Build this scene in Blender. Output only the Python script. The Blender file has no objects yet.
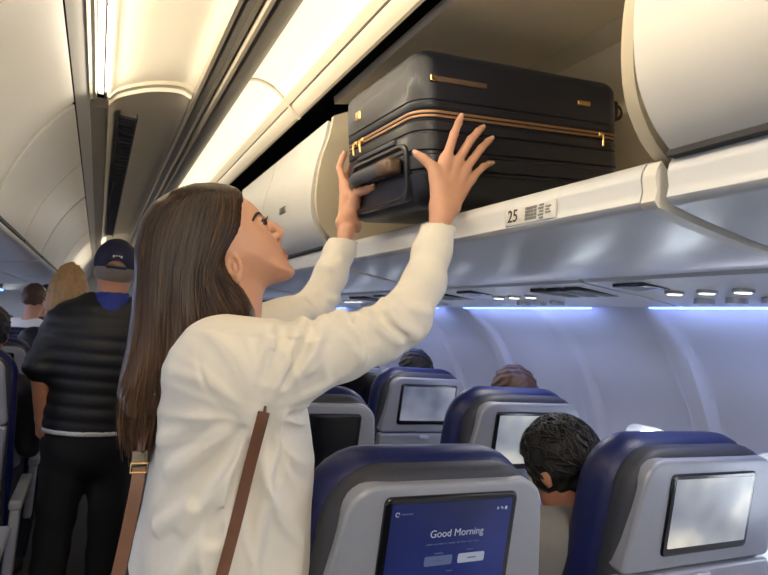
import bpy, bmesh, math, random
import numpy as np
from mathutils import Vector, Matrix
random.seed(7); RNG = np.random.default_rng(7)
SC = bpy.context.scene
COL = SC.collection
H = 1.42                      # eye height of the camera above the cabin floor

# ------------------------------------------------------------------ camera, world, exposure, lights
FPX = 580.0
def cam_axes():
    yv = np.array([98-384, 287.5-308, -FPX]); yv /= np.linalg.norm(yv)
    r = math.radians(4.8); a = np.array([math.cos(r), -math.sin(r), 0])
    n = np.cross(a, yv); n /= np.linalg.norm(n)
    if n[1] < 0: n = -n
    return np.array([np.cross(yv, n), yv, n])
RC = cam_axes()
cd = bpy.data.cameras.new('camera'); cam = bpy.data.objects.new('camera', cd); COL.objects.link(cam)
cd.sensor_fit = 'HORIZONTAL'; cd.sensor_width = 36; cd.lens = FPX/768*36; cd.clip_start = .02
M4 = Matrix(RC.tolist()).to_4x4(); M4.translation = (0, 0, H); cam.matrix_world = M4
cd.dof.use_dof = True; cd.dof.focus_distance = 1.15; cd.dof.aperture_fstop = 9
SC.camera = cam
SC.view_settings.view_transform = 'Standard'; SC.view_settings.look = 'None'
SC.view_settings.gamma = 1; SC.view_settings.use_curve_mapping = False
SC.view_settings.exposure = 0.12
SC.cycles.max_bounces = 8; SC.cycles.diffuse_bounces = 5

wd = bpy.data.worlds.new('sky'); SC.world = wd; wd.use_nodes = True
bg = wd.node_tree.nodes['Background']; bg.inputs[0].default_value = (.80, .89, 1, 1); bg.inputs[1].default_value = 6.0

def area(name, loc, direction, sx, sy, power, col):
    l = bpy.data.lights.new(name, 'AREA'); l.shape = 'RECTANGLE'; l.size = sx; l.size_y = sy
    l.energy = power; l.color = col
    o = bpy.data.objects.new(name, l); COL.objects.link(o)
    z = -Vector(direction).normalized(); y = Vector((0, 1, 0)); x = y.cross(z).normalized(); y = z.cross(x)
    m = Matrix((x, y, z)).transposed().to_4x4(); m.translation = (loc[0], loc[1], loc[2]+H); o.matrix_world = m
    return o
WARM = (1.0, .83, .60)
# cove lamps: in the slot over the aisle and in the rail beside the lit valance
area('slot_lamp', (-.052, .0, .690), (.80, 0, .50), .02, 4.1, 24, (1.0, .86, .66))
area('slot_lamp_left', (-.074, .0, .688), (-.80, 0, -.25), .02, 4.1, 12, (1.0, .90, .74))
area('valance_lamp', (.350, 1.5, .700), (.72, 0, .42), .03, 7, 9.5, (1.0, .88, .68))
area('valance_lamp_far', (.350, 7.0, .700), (.72, 0, .42), .03, 4, 7, (1.0, .86, .64))
area('rear_fill_lamp', (.09, -1.0, .765), (.1, .15, -1), .22, 1.9, 50, (1.0, .93, .84))  # unseen fill lamp added behind the camera
area('ceiling_lamp_far', (.05, 7.6, .74), (0, 0, -1), .2, 2, 26, (1.0, .88, .7))

# ------------------------------------------------------------------ helpers
def lin(c):
    return tuple(((v/255)/12.92 if v/255 <= .04045 else ((v/255+.055)/1.055)**2.4) for v in c)
def mat(name, rgb, rough=.5, metal=0, nscale=0, namt=.0, bump=0, bscale=60, sss=0, sheen=0, coat=0, emit=None, estr=0, stretch=None, aniso=0, spec=.5):
    m = bpy.data.materials.new(name); m.use_nodes = True
    nt = m.node_tree; b = nt.nodes['Principled BSDF']
    c = lin(rgb); b.inputs['Base Color'].default_value = (*c, 1)
    b.inputs['Roughness'].default_value = rough; b.inputs['Metallic'].default_value = metal
    b.inputs['Specular IOR Level'].default_value = spec
    if sss:
        b.inputs['Subsurface Weight'].default_value = sss; b.inputs['Subsurface Radius'].default_value = (.012, .004, .002)
        b.inputs['Subsurface Scale'].default_value = .6
    if sheen: b.inputs['Sheen Weight'].default_value = sheen
    if coat: b.inputs['Coat Weight'].default_value = coat; b.inputs['Coat Roughness'].default_value = .15
    if aniso: b.inputs['Anisotropic'].default_value = aniso
    if emit: b.inputs['Emission Color'].default_value = (*lin(emit), 1); b.inputs['Emission Strength'].default_value = estr
    tc = nt.nodes.new('ShaderNodeTexCoord')
    src = tc.outputs['Object']
    if stretch:
        mp = nt.nodes.new('ShaderNodeMapping'); mp.inputs['Scale'].default_value = stretch
        nt.links.new(src, mp.inputs['Vector']); src = mp.outputs['Vector']
    n = nt.nodes.new('ShaderNodeTexNoise'); n.inputs['Scale'].default_value = nscale or 20; n.inputs['Detail'].default_value = 4
    nt.links.new(src, n.inputs['Vector'])
    mx = nt.nodes.new('ShaderNodeMixRGB'); mx.blend_type = 'MIX'
    a = namt or .05
    mx.inputs[1].default_value = tuple(max(0, v*(1-a)) for v in c)+(1,); mx.inputs[2].default_value = tuple(min(1, v*(1+a)) for v in c)+(1,)
    nt.links.new(n.outputs['Fac'], mx.inputs[0]); nt.links.new(mx.outputs[0], b.inputs['Base Color'])
    if bump:
        n2 = nt.nodes.new('ShaderNodeTexNoise'); n2.inputs['Scale'].default_value = bscale; n2.inputs['Detail'].default_value = 3
        nt.links.new(src, n2.inputs['Vector'])
        bp = nt.nodes.new('ShaderNodeBump'); bp.inputs['Strength'].default_value = bump; bp.inputs['Distance'].default_value = .002
        nt.links.new(n2.outputs['Fac'], bp.inputs['Height']); nt.links.new(bp.outputs[0], b.inputs['Normal'])
    return m
def emis(name, rgb, s):
    m = bpy.data.materials.new(name); m.use_nodes = True; nt = m.node_tree; nt.nodes.clear()
    o = nt.nodes.new('ShaderNodeOutputMaterial'); e = nt.nodes.new('ShaderNodeEmission')
    e.inputs[0].default_value = (*lin(rgb), 1); e.inputs[1].default_value = s; nt.links.new(e.outputs[0], o.inputs[0]); return m

def link(name, me, m=None, parent=None, loc=None):
    o = bpy.data.objects.new(name, me); COL.objects.link(o)
    if m is not None:
        for k in (m if isinstance(m, (list, tuple)) else [m]): me.materials.append(k)
    if parent is not None: o.parent = parent
    if loc is not None: o.location = loc
    return o
def mesh(name, V, F, m=None, parent=None, smooth=40, midx=None):
    me = bpy.data.meshes.new(name); me.from_pydata([tuple(map(float, v)) for v in V], [], [tuple(map(int, f)) for f in F])
    bm = bmesh.new(); bm.from_mesh(me); bmesh.ops.recalc_face_normals(bm, faces=bm.faces); bm.to_mesh(me); bm.free()
    if smooth:
        me.polygons.foreach_set('use_smooth', [True]*len(me.polygons)); me.set_sharp_from_angle(angle=math.radians(smooth))
    o = link(name, me, m, parent)
    if midx is not None: me.polygons.foreach_set('material_index', midx)
    return o
def empty(name, loc=(0, 0, 0), rz=0):
    o = bpy.data.objects.new(name, None); COL.objects.link(o); o.location = loc; o.rotation_euler = (0, 0, rz); o.empty_display_size = .1; return o
def tag(o, label, cat, group=None, kind=None):
    o['label'] = label; o['category'] = cat
    if group: o['group'] = group
    if kind: o['kind'] = kind
    return o
def struct(o): o['kind'] = 'structure'; return o

class MB:
    """collects shapes into one mesh"""
    def __init__(s): s.V = []; s.F = []
    def add(s, V, F):
        n = len(s.V); s.V += [tuple(v) for v in V]; s.F += [tuple(i+n for i in f) for f in F]; return s
    def box(s, x0, x1, y0, y1, z0, z1):
        V = [(x, y, z) for x in (x0, x1) for y in (y0, y1) for z in (z0, z1)]
        return s.add(V, [(0, 1, 3, 2), (4, 6, 7, 5), (0, 4, 5, 1), (2, 3, 7, 6), (0, 2, 6, 4), (1, 5, 7, 3)])
    def rbox(s, x0, x1, y0, y1, z0, z1, r=.005, n=3):
        bm = bmesh.new(); bmesh.ops.create_cube(bm, size=1)
        bmesh.ops.scale(bm, vec=(x1-x0, y1-y0, z1-z0), verts=bm.verts); bmesh.ops.translate(bm, vec=((x0+x1)/2, (y0+y1)/2, (z0+z1)/2), verts=bm.verts)
        bmesh.ops.bevel(bm, geom=list(bm.edges), offset=r, segments=n, affect='EDGES', profile=.5)
        bm.verts.index_update(); s.add([v.co[:] for v in bm.verts], [[v.index for v in f.verts] for f in bm.faces]); bm.free(); return s
    def prism(s, prof, y0, y1):
        n = len(prof); V = [(x, y0, z) for x, z in prof]+[(x, y1, z) for x, z in prof]
        return s.add(V, [tuple(range(n)), tuple(range(2*n-1, n-1, -1))]+[(i, (i+1) % n, n+(i+1) % n, n+i) for i in range(n)])
    def tube(s, pts, r, n=8, closed=False, ry=None):
        pts = [Vector(p) for p in pts]; k = len(pts); V = []; F = []
        up = Vector((0, 0, 1)); prev = None
        for i, p in enumerate(pts):
            if closed: t = (pts[(i+1) % k]-pts[i-1])
            else: t = pts[min(i+1, k-1)]-pts[max(i-1, 0)]
            t.normalize()
            a = (prev - t*prev.dot(t)) if prev is not None else t.cross(up if abs(t.z) < .9 else Vector((0, 1, 0)))
            a.normalize(); prev = a; b = t.cross(a)
            rr = r[i] if isinstance(r, (list, tuple)) else r
            for j in range(n):
                q = 2*math.pi*j/n; V.append(p+a*rr*math.cos(q)+b*(ry or rr)*math.sin(q))
        for i in range(k if closed else k-1):
            for j in range(n):
                i2 = (i+1) % k; F.append((i*n+j, i*n+(j+1) % n, i2*n+(j+1) % n, i2*n+j))
        if not closed: F += [tuple(range(n-1, -1, -1)), tuple(range((k-1)*n, k*n))]
        return s.add(V, F)
    def ball(s, c, r, nu=16, nv=10):
        rx, ry, rz = r if isinstance(r, (tuple, list)) else (r, r, r); V = [(c[0], c[1], c[2]+rz)]; F = []
        for i in range(1, nv):
            t = math.pi*i/nv
            for j in range(nu):
                q = 2*math.pi*j/nu; V.append((c[0]+rx*math.sin(t)*math.cos(q), c[1]+ry*math.sin(t)*math.sin(q), c[2]+rz*math.cos(t)))
        V.append((c[0], c[1], c[2]-rz))
        for j in range(nu): F.append((0, 1+j, 1+(j+1) % nu)); F.append((len(V)-1, len(V)-1-nu+(j+1) % nu, len(V)-1-nu+j))
        for i in range(nv-2):
            for j in range(nu): F.append((1+i*nu+j, 1+(i+1)*nu+j, 1+(i+1)*nu+(j+1) % nu, 1+i*nu+(j+1) % nu))
        return s.add(V, F)
    def rings(s, R, cap=True):
        """loft a list of equally long closed rings"""
        n = len(R[0]); V = [p for r in R for p in r]; F = []
        for i in range(len(R)-1):
            for j in range(n): F.append((i*n+j, i*n+(j+1) % n, (i+1)*n+(j+1) % n, (i+1)*n+j))
        if cap: F += [tuple(range(n-1, -1, -1)), tuple(range((len(R)-1)*n, len(R)*n))]
        return s.add(V, F)
    def build(s, name, m=None, parent=None, smooth=40): return mesh(name, s.V, s.F, m, parent, smooth)

def spline(pts, n=6):
    """Catmull-Rom through the points"""
    P = [np.array(p, float) for p in pts]; P = [2*P[0]-P[1]]+P+[2*P[-1]-P[-2]]; out = []
    for i in range(1, len(P)-2):
        for k in range(n):
            t = k/n; a, b, c, d = P[i-1:i+3]
            out.append(.5*((2*b)+(c-a)*t+(2*a-5*b+4*c-d)*t*t+(3*b-a-3*c+d)*t**3))
    out.append(P[-2]); return [tuple(p) for p in out]
def thick(prof, t):
    """closed polygon: an open 2-D line given thickness t to its left"""
    P = [np.array(p) for p in prof]; Q = []
    for i, p in enumerate(P):
        d = P[min(i+1, len(P)-1)]-P[max(i-1, 0)]; d = d/np.linalg.norm(d); Q.append(p+t*np.array([-d[1], d[0]]))
    return [tuple(p) for p in P]+[tuple(q) for q in Q[::-1]]
def up(prof): return [(x, z+H) for x, z in prof]
def rrect(w, h, r, n=6, cx=0, cz=0):
    out = []
    for qx, qz, a0 in ((1, 1, 0), (-1, 1, 90), (-1, -1, 180), (1, -1, 270)):
        for k in range(n+1):
            a = math.radians(a0+90*k/n); out.append((cx+qx*(w/2-r)+r*math.cos(a), cz+qz*(h/2-r)+r*math.sin(a)))
    return out
def ray(px, py):
    v = RC @ np.array([px-384, 287.5-py, -FPX]); return v/v[1]
def pix(px, py, y):                 # world point at cabin depth y seen at that place
    r = ray(px, py)*y; return np.array([r[0], r[1], r[2]+H])

# ------------------------------------------------------------------ materials
M = dict(
    plastic=mat('cabin_plastic', (226, 222, 212), .42, nscale=6, namt=.03, bump=.05, bscale=300),
    plastic_cool=mat('bin_plastic', (212, 214, 216), .34, nscale=6, namt=.03, bump=.05, bscale=300, coat=.2),
    sidewall=mat('sidewall_plastic', (214, 216, 220), .5, nscale=5, namt=.03, bump=.08, bscale=400),
    ceil=mat('ceiling_plastic', (232, 224, 205), .5, nscale=4, namt=.03),
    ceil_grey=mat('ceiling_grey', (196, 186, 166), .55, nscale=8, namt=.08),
    trimgrey=mat('aluminium_rail', (128, 122, 110), .35, metal=.6, nscale=30, namt=.06),
    trimlight=mat('valance_trim', (186, 176, 156), .4, nscale=10, namt=.03),
    dark=mat('void_shade', (18, 17, 16), .8), darkgap=mat('gap_dark', (46, 46, 50), .6),
    binin=mat('bin_lining', (226, 213, 188), .6, nscale=12, namt=.06),
    bintan=mat('bin_end_panel', (200, 188, 162), .6, nscale=14, namt=.05),
    carpet=mat('aisle_carpet', (38, 40, 52), .95, nscale=120, namt=.4, bump=.6, bscale=500),
    blue=mat('blue_leather', (13, 22, 76), .42, nscale=18, namt=.15, bump=.25, bscale=260),
    charcoal=mat('charcoal_shell', (50, 52, 62), .55, nscale=40, namt=.1, bump=.2, bscale=500),
    silver=mat('silver_panel', (146, 149, 160), .38, metal=.15, nscale=60, namt=.04, coat=.15),
    silver2=mat('silver_trim', (190, 192, 200), .3, metal=.4, nscale=60, namt=.04),
    black=mat('black_gloss', (10, 10, 14), .18, nscale=30, coat=.4),
    arm=mat('armrest_grey', (150, 150, 156), .5, nscale=40, namt=.06),
    armdark=mat('armrest_black', (30, 30, 34), .5, nscale=40, namt=.1),
    skin=mat('skin', (208, 158, 131), .5, nscale=40, namt=.07, bump=.12, bscale=420, sss=.12),
    skin2=mat('skin_tan', (176, 122, 94), .55, nscale=40, namt=.08, sss=.1),
    lip=mat('lips', (190, 122, 102), .4, nscale=60, namt=.08, sss=.1),
    nail=mat('fingernail', (226, 186, 168), .25, nscale=60, coat=.4),
    eye=mat('eye_white', (228, 224, 218), .15, coat=.6), iris=mat('iris', (56, 38, 26), .2, coat=.6), lash=mat('lash', (26, 18, 14), .7),
    hair=mat('brown_hair', (42, 28, 21), .38, nscale=260, namt=.5, stretch=(1, 1, .06), spec=.45),
    hairlight=mat('brown_hair_light', (92, 64, 44), .4, nscale=260, namt=.4, stretch=(1, 1, .06), spec=.45),
    blond=mat('blond_hair', (178, 140, 92), .45, nscale=70, namt=.45, stretch=(1, 1, .06)),
    blackhair=mat('black_hair', (20, 17, 16), .62, nscale=200, namt=.5),
    greyhair=mat('grey_hair', (120, 108, 96), .6, nscale=200, namt=.3),
    brownhair=mat('short_brown_hair', (84, 56, 38), .5, nscale=200, namt=.4),
    sweater=mat('cream_knit', (224, 218, 206), .85, nscale=30, namt=.03, bump=.5, bscale=28, sheen=.25),
    trousers=mat('dark_denim', (30, 34, 48), .8, nscale=80, namt=.2),
    vest=mat('black_quilted', (17, 18, 23), .55, nscale=60, namt=.2, bump=.3, bscale=120),
    blacktrouser=mat('black_trouser', (12, 12, 16), .85, nscale=60, namt=.2),
    navycap=mat('navy_cap', (18, 24, 58), .7, nscale=80, namt=.15), collar=mat('blue_collar', (26, 44, 130), .7, nscale=80, namt=.15),
    white=mat('white_cotton', (222, 222, 224), .8, nscale=40, namt=.04), greyshirt=mat('grey_shirt', (128, 126, 124), .85, nscale=40, namt=.06, bump=.3, bscale=160),
    strap=mat('brown_leather_strap', (104, 68, 48), .5, nscale=50, namt=.15), gold=mat('gold_metal', (214, 178, 120), .28, metal=1, nscale=60),
    case=mat('navy_case', (19, 23, 35), .36, nscale=50, namt=.12, bump=.35, bscale=500, coat=.12),
    case_dark=mat('navy_case_fabric', (14, 16, 24), .65, nscale=80, namt=.2, bump=.4, bscale=600),
    copper=mat('copper_zip', (178, 140, 108), .35, metal=.85, nscale=400, namt=.2, bump=.5, bscale=900),
    handle=mat('handle_grip', (62, 64, 74), .45, nscale=80, namt=.1, bump=.3, bscale=400), bronze=mat('handle_bronze', (112, 92, 76), .4, metal=.5, nscale=60, namt=.1),
    rubber=mat('wheel_rubber', (20, 20, 22), .6), placard=mat('placard_white', (216, 214, 208), .5), ink=mat('placard_ink', (44, 42, 42), .6), ink2=mat('placard_ink_grey', (128, 126, 124), .6),
    ui_text=emis('screen_text_glow', (205, 212, 230), .42), ui_dim=emis('screen_text_dim', (120, 135, 180), .32), ui_btn=emis('screen_button_glow', (190, 196, 214), .5), ui_btn2=emis('screen_button_dim', (120, 132, 176), .4),
    blueled=emis('blue_led', (96, 128, 255), 6.5), slot=emis('slot_lamp_glow', (255, 244, 220), 1.7), readlight=emis('reading_lamp_glow', (255, 250, 240), 2.6),
    glass=None, shade=mat('shade_white', (228, 230, 232), .5),
)
g = bpy.data.materials.new('window_glass'); g.use_nodes = True; nt = g.node_tree; nt.nodes.clear()
o_ = nt.nodes.new('ShaderNodeOutputMaterial'); gl = nt.nodes.new('ShaderNodeBsdfGlass'); gl.inputs['IOR'].default_value = 1.02; gl.inputs['Roughness'].default_value = 0
nt.links.new(gl.outputs[0], o_.inputs[0]); M['glass'] = g
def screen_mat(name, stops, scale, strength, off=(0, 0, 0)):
    """a glowing screen made from noise: the blue display, and window reflections painted as emission"""
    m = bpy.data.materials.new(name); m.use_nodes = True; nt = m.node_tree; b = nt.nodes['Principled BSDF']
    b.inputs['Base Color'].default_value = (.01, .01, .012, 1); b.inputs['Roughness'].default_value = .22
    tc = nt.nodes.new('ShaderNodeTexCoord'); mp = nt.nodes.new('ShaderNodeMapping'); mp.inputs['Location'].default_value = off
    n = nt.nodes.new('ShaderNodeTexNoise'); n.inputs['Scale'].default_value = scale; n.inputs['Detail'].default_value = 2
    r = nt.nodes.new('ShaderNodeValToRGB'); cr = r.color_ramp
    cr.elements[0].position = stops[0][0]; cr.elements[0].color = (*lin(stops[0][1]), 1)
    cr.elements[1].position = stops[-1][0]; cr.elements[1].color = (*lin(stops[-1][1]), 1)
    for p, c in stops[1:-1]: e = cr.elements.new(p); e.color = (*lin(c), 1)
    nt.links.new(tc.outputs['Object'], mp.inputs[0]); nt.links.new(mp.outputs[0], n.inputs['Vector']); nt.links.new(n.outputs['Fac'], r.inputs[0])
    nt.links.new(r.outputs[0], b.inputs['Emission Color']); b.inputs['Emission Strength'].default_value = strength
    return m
M['scr_blue'] = screen_mat('screen_blue', [(.3, (16, 26, 72)), (.7, (38, 58, 140))], 4, .42, (.3, 0, .1))
M['scr_glare'] = screen_mat('screen_glare', [(.3, (112, 120, 138)), (.5, (168, 172, 180)), (.62, (232, 228, 214)), (.75, (255, 252, 242))], 5, .75, (.07, 0, .03))  # pale window reflection painted as screen glow
M['scr_glow_grey'] = screen_mat('screen_glow_grey', [(.3, (96, 104, 128)), (.7, (160, 164, 180))], 6, .7, (.4, 0, .2))  # grey glow: painted window reflection on seatE, lit screens on the left seats
M['scr_off'] = mat('screen_off', (6, 7, 12), .25, coat=.3)

# ------------------------------------------------------------------ the cabin shell
Y0, Y1 = -2.6, 12.0
AX = .10                                        # aisle centre line
floor = struct(MB().box(-1.75, 1.95, Y0, Y1, -.05, 0).build('floor', M['carpet']))
crown = [(AX+1.64*math.cos(math.radians(a)), .13+.95*math.sin(math.radians(a))) for a in range(-1, 182, 6)]
struct(MB().prism(up(thick(crown, -.03)), Y0, Y1).build('ceiling', M['dark']))
struct(MB().box(-2.0, 2.2, Y1, Y1+.05, 0, 2.6).build('wall_front', M['plastic']))
struct(MB().box(-2.0, 2.2, Y0-.05, Y0, 0, 2.6).build('wall_rear', M['plastic']))

WALL = spline([(1.585, .185), (1.62, .145), (1.71, .07), (1.79, -.01), (1.93, -.25), (1.985, -.48), (1.99, -.7), (1.95, -1.0), (1.85, -1.3), (1.78, -1.42)], 8)
WL = np.array(WALL); WS = np.concatenate([[0], np.cumsum(np.hypot(*np.diff(WL, axis=0).T))]); WLEN = WS[-1]
def wall_pt(y, s, y0, y1, side, out=0.):
    s = min(max(s, 0), WLEN)
    x = np.interp(s, WS, WL[:, 0]); z = np.interp(s, WS, WL[:, 1])
    d = min(y-y0, y1-y)-.026; k = min(max(d/.036, 0), 1); k = k*k*(3-2*k)
    x += .032*k+out
    if side < 0: x = 2*AX-x
    return (x, y, z+H)
SWIN = np.interp(.46, -WL[:, 1], WS)            # arc length of the window centre
def wall_bay(y0, y1, side, wall_bm, n):
    """one moulded side panel with its window opening, reveal, pane and half-drawn shade"""
    yc, sc = (y0+y1)/2, SWIN
    per = []
    ny, ns = 12, 40
    for i in range(ny): per.append((y0+(y1-y0)*i/ny, 0))
    for i in range(ns): per.append((y1, WLEN*i/ns))
    for i in range(ny): per.append((y1-(y1-y0)*i/ny, WLEN))
    for i in range(ns): per.append((y0, WLEN*(1-i/ns)))
    def hole(y, s, k=1.0):
        dy, ds = (y-yc), (s-sc); e = (abs(dy/(.125*k))**4+abs(ds/(.185*k))**4)**.25
        return yc+dy/e, sc+ds/e
    R = []; nr = 14
    for i in range(nr+1):
        t = i/nr; t = t**1.4; ring = []
        for y, s in per:
            hy, hs = hole(y, s); ring.append(wall_pt(hy+(y-hy)*t, hs+(s-hs)*t, y0, y1, side))
        R.append(ring)
    wall_bm.rings(R, cap=False)
    rev = [[wall_pt(*hole(y, s, k), y0, y1, side, o) for y, s in per] for k, o in ((1, 0), (.98, .006), (.93, .03), (.88, .05))]
    w = struct(MB().rings(rev, cap=False).build('window_%d' % n, M['sidewall']))
    MB().rings([[wall_pt(*hole(y, s, .885), y0, y1, side, o) for y, s in per] for o in (.047, .051)]).build('pane', M['glass'], w)
    return w
YB = [.82+.52*k for k in range(-7, 22) if .82+.52*k < Y1]
wn = 0
for side, nm in ((1, 'wall_right'), (-1, 'wall_left')):
    bm_ = MB()
    for a, b in zip(YB[:-1], YB[1:]):
        wn += 1; wall_bay(a, b, side, bm_, wn)
    for a, b in ((Y0, YB[0]), (YB[-1], Y1)):
        bm_.add([(q if side > 0 else 2*AX-q, yy, z+H) for yy in (a, b) for q, z in WALL], [(i, i+1, len(WALL)+i+1, len(WALL)+i) for i in range(len(WALL)-1)])
    struct(bm_.build(nm, M['sidewall'], smooth=30))
# outer skirt so that no daylight slips past the floor edge
struct(MB().box(-1.80, -1.60, Y0, Y1, -.05, .02).box(1.74, 2.0, Y0, Y1, -.05, .02).build('daylight_skirt', M['charcoal']))

# centre ceiling panels, slots, rails, valances
def ceil_panel(y0, y1, m, lo=0., name='ceiling'):
    prof = spline([(-.042, .70-lo), (-.01, .735-lo), (.08, .778-lo), (.17, .797-lo), (.215, .785-lo)], 6)
    return struct(MB().prism(up(thick(prof, .012)), y0, y1).build(name, m, smooth=60))
ceil_panel(Y0, .62, M['ceil']); ceil_panel(.622, 2.08, M['ceil'])
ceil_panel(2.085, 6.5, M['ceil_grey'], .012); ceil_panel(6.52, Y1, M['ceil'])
# rolled end of the lit panel
e_ = spline([(-.042, .700), (-.01, .735), (.08, .778), (.17, .797), (.215, .785)], 6)
struct(MB().rings([[(x, 2.08+a, z+b+H) for x, z in e_]+[(x, 2.08+a, z+b+.014+H) for x, z in e_[::-1]] for a, b in ((0, 0), (.015, -.002), (.03, -.008), (.04, -.016), (.043, -.024))]).build('trim_1', M['ceil'], smooth=60))
# rails right of the centre panel
struct(MB().prism(up([(.215, .800), (.215, .778), (.224, .770), (.236, .772), (.242, .80)]), Y0, Y1).build('trim_3', M['trimlight']))
struct(MB().prism(up([(.242, .815), (.240, .778), (.262, .768), (.278, .774), (.280, .815)]), Y0, Y1).build('trim_4', M['trimgrey']))
struct(MB().prism(up([(.280, .815), (.281, .782), (.290, .764), (.300, .764), (.302, .815)]), Y0, Y1).build('trim_5', M['trimlight']))
struct(MB().prism(up([(.302, .815), (.302, .772), (.334, .755), (.348, .748), (.350, .815)]), Y0, Y1).build('trim_6', M['trimgrey']))
# lit valance (in bays with a raised joint) and its lower trim
VAL = spline([(.352, .775), (.385, .782), (.43, .772), (.475, .742)], 6)
for a, b in ((Y0, -.1), (-.09, 1.84), (1.86, 3.8), (3.82, 5.8), (5.82, 7.8), (7.82, Y1)):
    struct(MB().prism(up(thick(VAL, .012)), a, b).build('trim_7', M['ceil'], smooth=60))
for yy in (-.095, 1.85, 3.81, 5.81, 7.81):
    struct(MB().tube([(x, yy, z+H-.002) for x, z in VAL]+[(.50, yy, .715+H), (.535, yy, .685+H)], .006).build('trim_8', M['trimlight'], smooth=60))
struct(MB().prism(up([(.475, .757), (.473, .738), (.492, .722), (.500, .724), (.506, .714), (.528, .692), (.536, .69), (.548, .71), (.50, .77)]), Y0, Y1).build('trim_9', M['trimlight'], smooth=30))
struct(MB().prism(up([(.548, .70), (.56, .93), (.55, .93), (.538, .70)]), Y0, Y1).build('trim_10', M['dark']))  # black sheet: shade of the gap over the bin doors put into colour
# left of the slot: trims down to the bin doors
struct(MB().prism(up([(-.140, .70), (-.138, .662), (-.118, .672), (-.100, .680), (-.10, .72)]), Y0, Y1).build('trim_11', M['plastic']))
struct(MB().prism(up([(-.098, .72), (-.098, .678), (-.090, .684), (-.080, .682), (-.078, .72)]), Y0, 2.12).build('trim_12', M['trimlight']))
struct(MB().prism(up([(-.058, .71), (-.058, .694), (-.052, .694), (-.052, .71)]), Y0, 2.12).build('trim_13', M['trimgrey']))
struct(MB().prism(up([(-.10, .72), (-.10, .685), (-.05, .690), (-.05, .72)]), 2.2, Y1).build('trim_14', M['ceil_grey']))
for a, b in ((Y0, -.3), (-.28, 2.1)):
    t = MB().prism(up([(-.076, .708), (-.076, .700), (-.060, .700), (-.060, .708)]), a, b).prism(up([(-.050, .712), (-.050, .704), (-.043, .704), (-.043, .712)]), a, b).build('slot_lamp', M['slot'])
    tag(t, 'bright white slot lamp along the edge of the cream aisle ceiling panel' if b > 0 else 'white slot lamp of the ceiling behind the viewer', 'lamp', 'slot lamps of the ceiling')
# vent grille in the dark part of the ceiling
v = MB()
for k in range(60):
    y = 2.35+k*.065; v.box(-.005, .05, y, y+.03, .712+H, .722+H)
for x in (-.01, .05): v.box(x, x+.006, 2.3, 6.3, .706+H, .722+H)
tag(v.build('ceiling_vent', M['charcoal']), 'long dark vent grille in the unlit grey ceiling panel', 'vent')

# ------------------------------------------------------------------ overhead bins
DOOR = spline([(.602, .668), (.594, .60), (.577, .53), (.568, .45), (.570, .385), (.583, .335), (.612, .293), (.648, .266)], 5)
UNDER = spline([(.665, .197), (.75, .185), (.88, .172), (1.02, .172), (1.15, .185)], 5)
LIP = [(.690, .264), (.672, .268), (.658, .262), (.650, .250), (.648, .238), (.652, .222), (.648, .206), (.655, .198)]
def bin_right(y0, y1, open_=False, label='', doors=1):
    t = empty('overhead_bin', (0, 0, 0))
    tag(t, label, 'overhead bin', None)
    if open_:
        body = up(LIP+UNDER+[(1.152, .225), (1.50, .32), (1.50, .385)]); MB().prism(body, y0, y1).build('bin_floor', M['plastic_cool'], t, smooth=50)
        back = spline([(1.10, .782), (1.30, .67), (1.44, .52), (1.50, .385)], 6)
        MB().prism(up(thick(back, .02)), y0, y1).build('back_panel', M['binin'], t)
        MB().prism(up([(1.035, .792), (1.10, .776), (1.115, .80), (1.05, .815)]), y0, y1).build('back_rail', M['bintan'], t)
        MB().prism(up(thick(spline([(.600, .705), (.72, .735), (.88, .766), (1.04, .795)], 5), .022)), y0, y1).build('door', M['binin'], t)
        full = lambda i_: up([(.67+i_, .264)]+[(x+i_, z) for x, z in DOOR[::-1]]+[(.66, .70), (.72, .735), (.88, .766), (1.04, .795), (1.12, .78), (1.30, .67), (1.44, .52), (1.50, .385)])
        for a, b, i_ in ((y0-.02, y0, .03), (y1, y1+.02, 0.)): MB().prism(full(i_), a, b).build('end_panel', M['bintan'], t)
    else:
        MB().prism(up(LIP+UNDER+[(1.152, .225), (1.50, .32), (1.46, .5), (1.30, .66), (1.10, .76), (.72, .70), (.64, .64), (.60, .5), (.60, .38), (.66, .27)]), y0, y1).build('bin_body', M['plastic_cool'], t, smooth=50)
        w = (y1-y0)/doors
        for k in range(doors):
            d = MB().prism(up(thick(DOOR, .02)), y0+k*w+.004, y0+(k+1)*w-.004).build('door', M['plastic'], t, smooth=60)
            ym = y0+(k+.5)*w
            MB().rbox(.562, .575, ym-.035, ym+.035, .40+H, .425+H, .004).build('latch', M['trimgrey'], d)
            MB().box(.640, .66, y0+k*w+.05, y0+(k+1)*w-.004, .258+H, .266+H).build('door_seam', M['darkgap'], t)
    # joint strip between this bin and the next
    MB().prism(up([(x-.002, z-.002) for x, z in LIP[2:]+UNDER]+[(1.15, .20), (.68, .24)]), y0-.026, y0-.004).build('joint_strip', M['plastic'], t, smooth=50)
    return t
bin_right(-2.5, -.90, label='closed cream overhead bin behind the viewer on the window side')
bin_right(-.87, .513, label='closed cream overhead bin at the upper right of the photo, nearest the viewer')
openbin = bin_right(.555, 1.70, True, 'open overhead bin that the navy suitcase is being lifted into')
for k, (a, b) in enumerate(((1.75, 3.0), (3.06, 4.45), (4.48, 5.9), (5.93, 7.4), (7.43, 9.0), (9.03, 10.6), (10.63, 11.9))):
    bin_right(a, b, label=['closed cream overhead bin just beyond the open one with the suitcase', 'closed overhead bin second beyond the open one', 'closed overhead bin third beyond the open one', 'closed overhead bin fourth beyond the open one', 'closed overhead bin fifth beyond the open one', 'closed overhead bin sixth beyond the open one', 'closed overhead bin last on the window side at the front'][k], doors=2)
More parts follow.
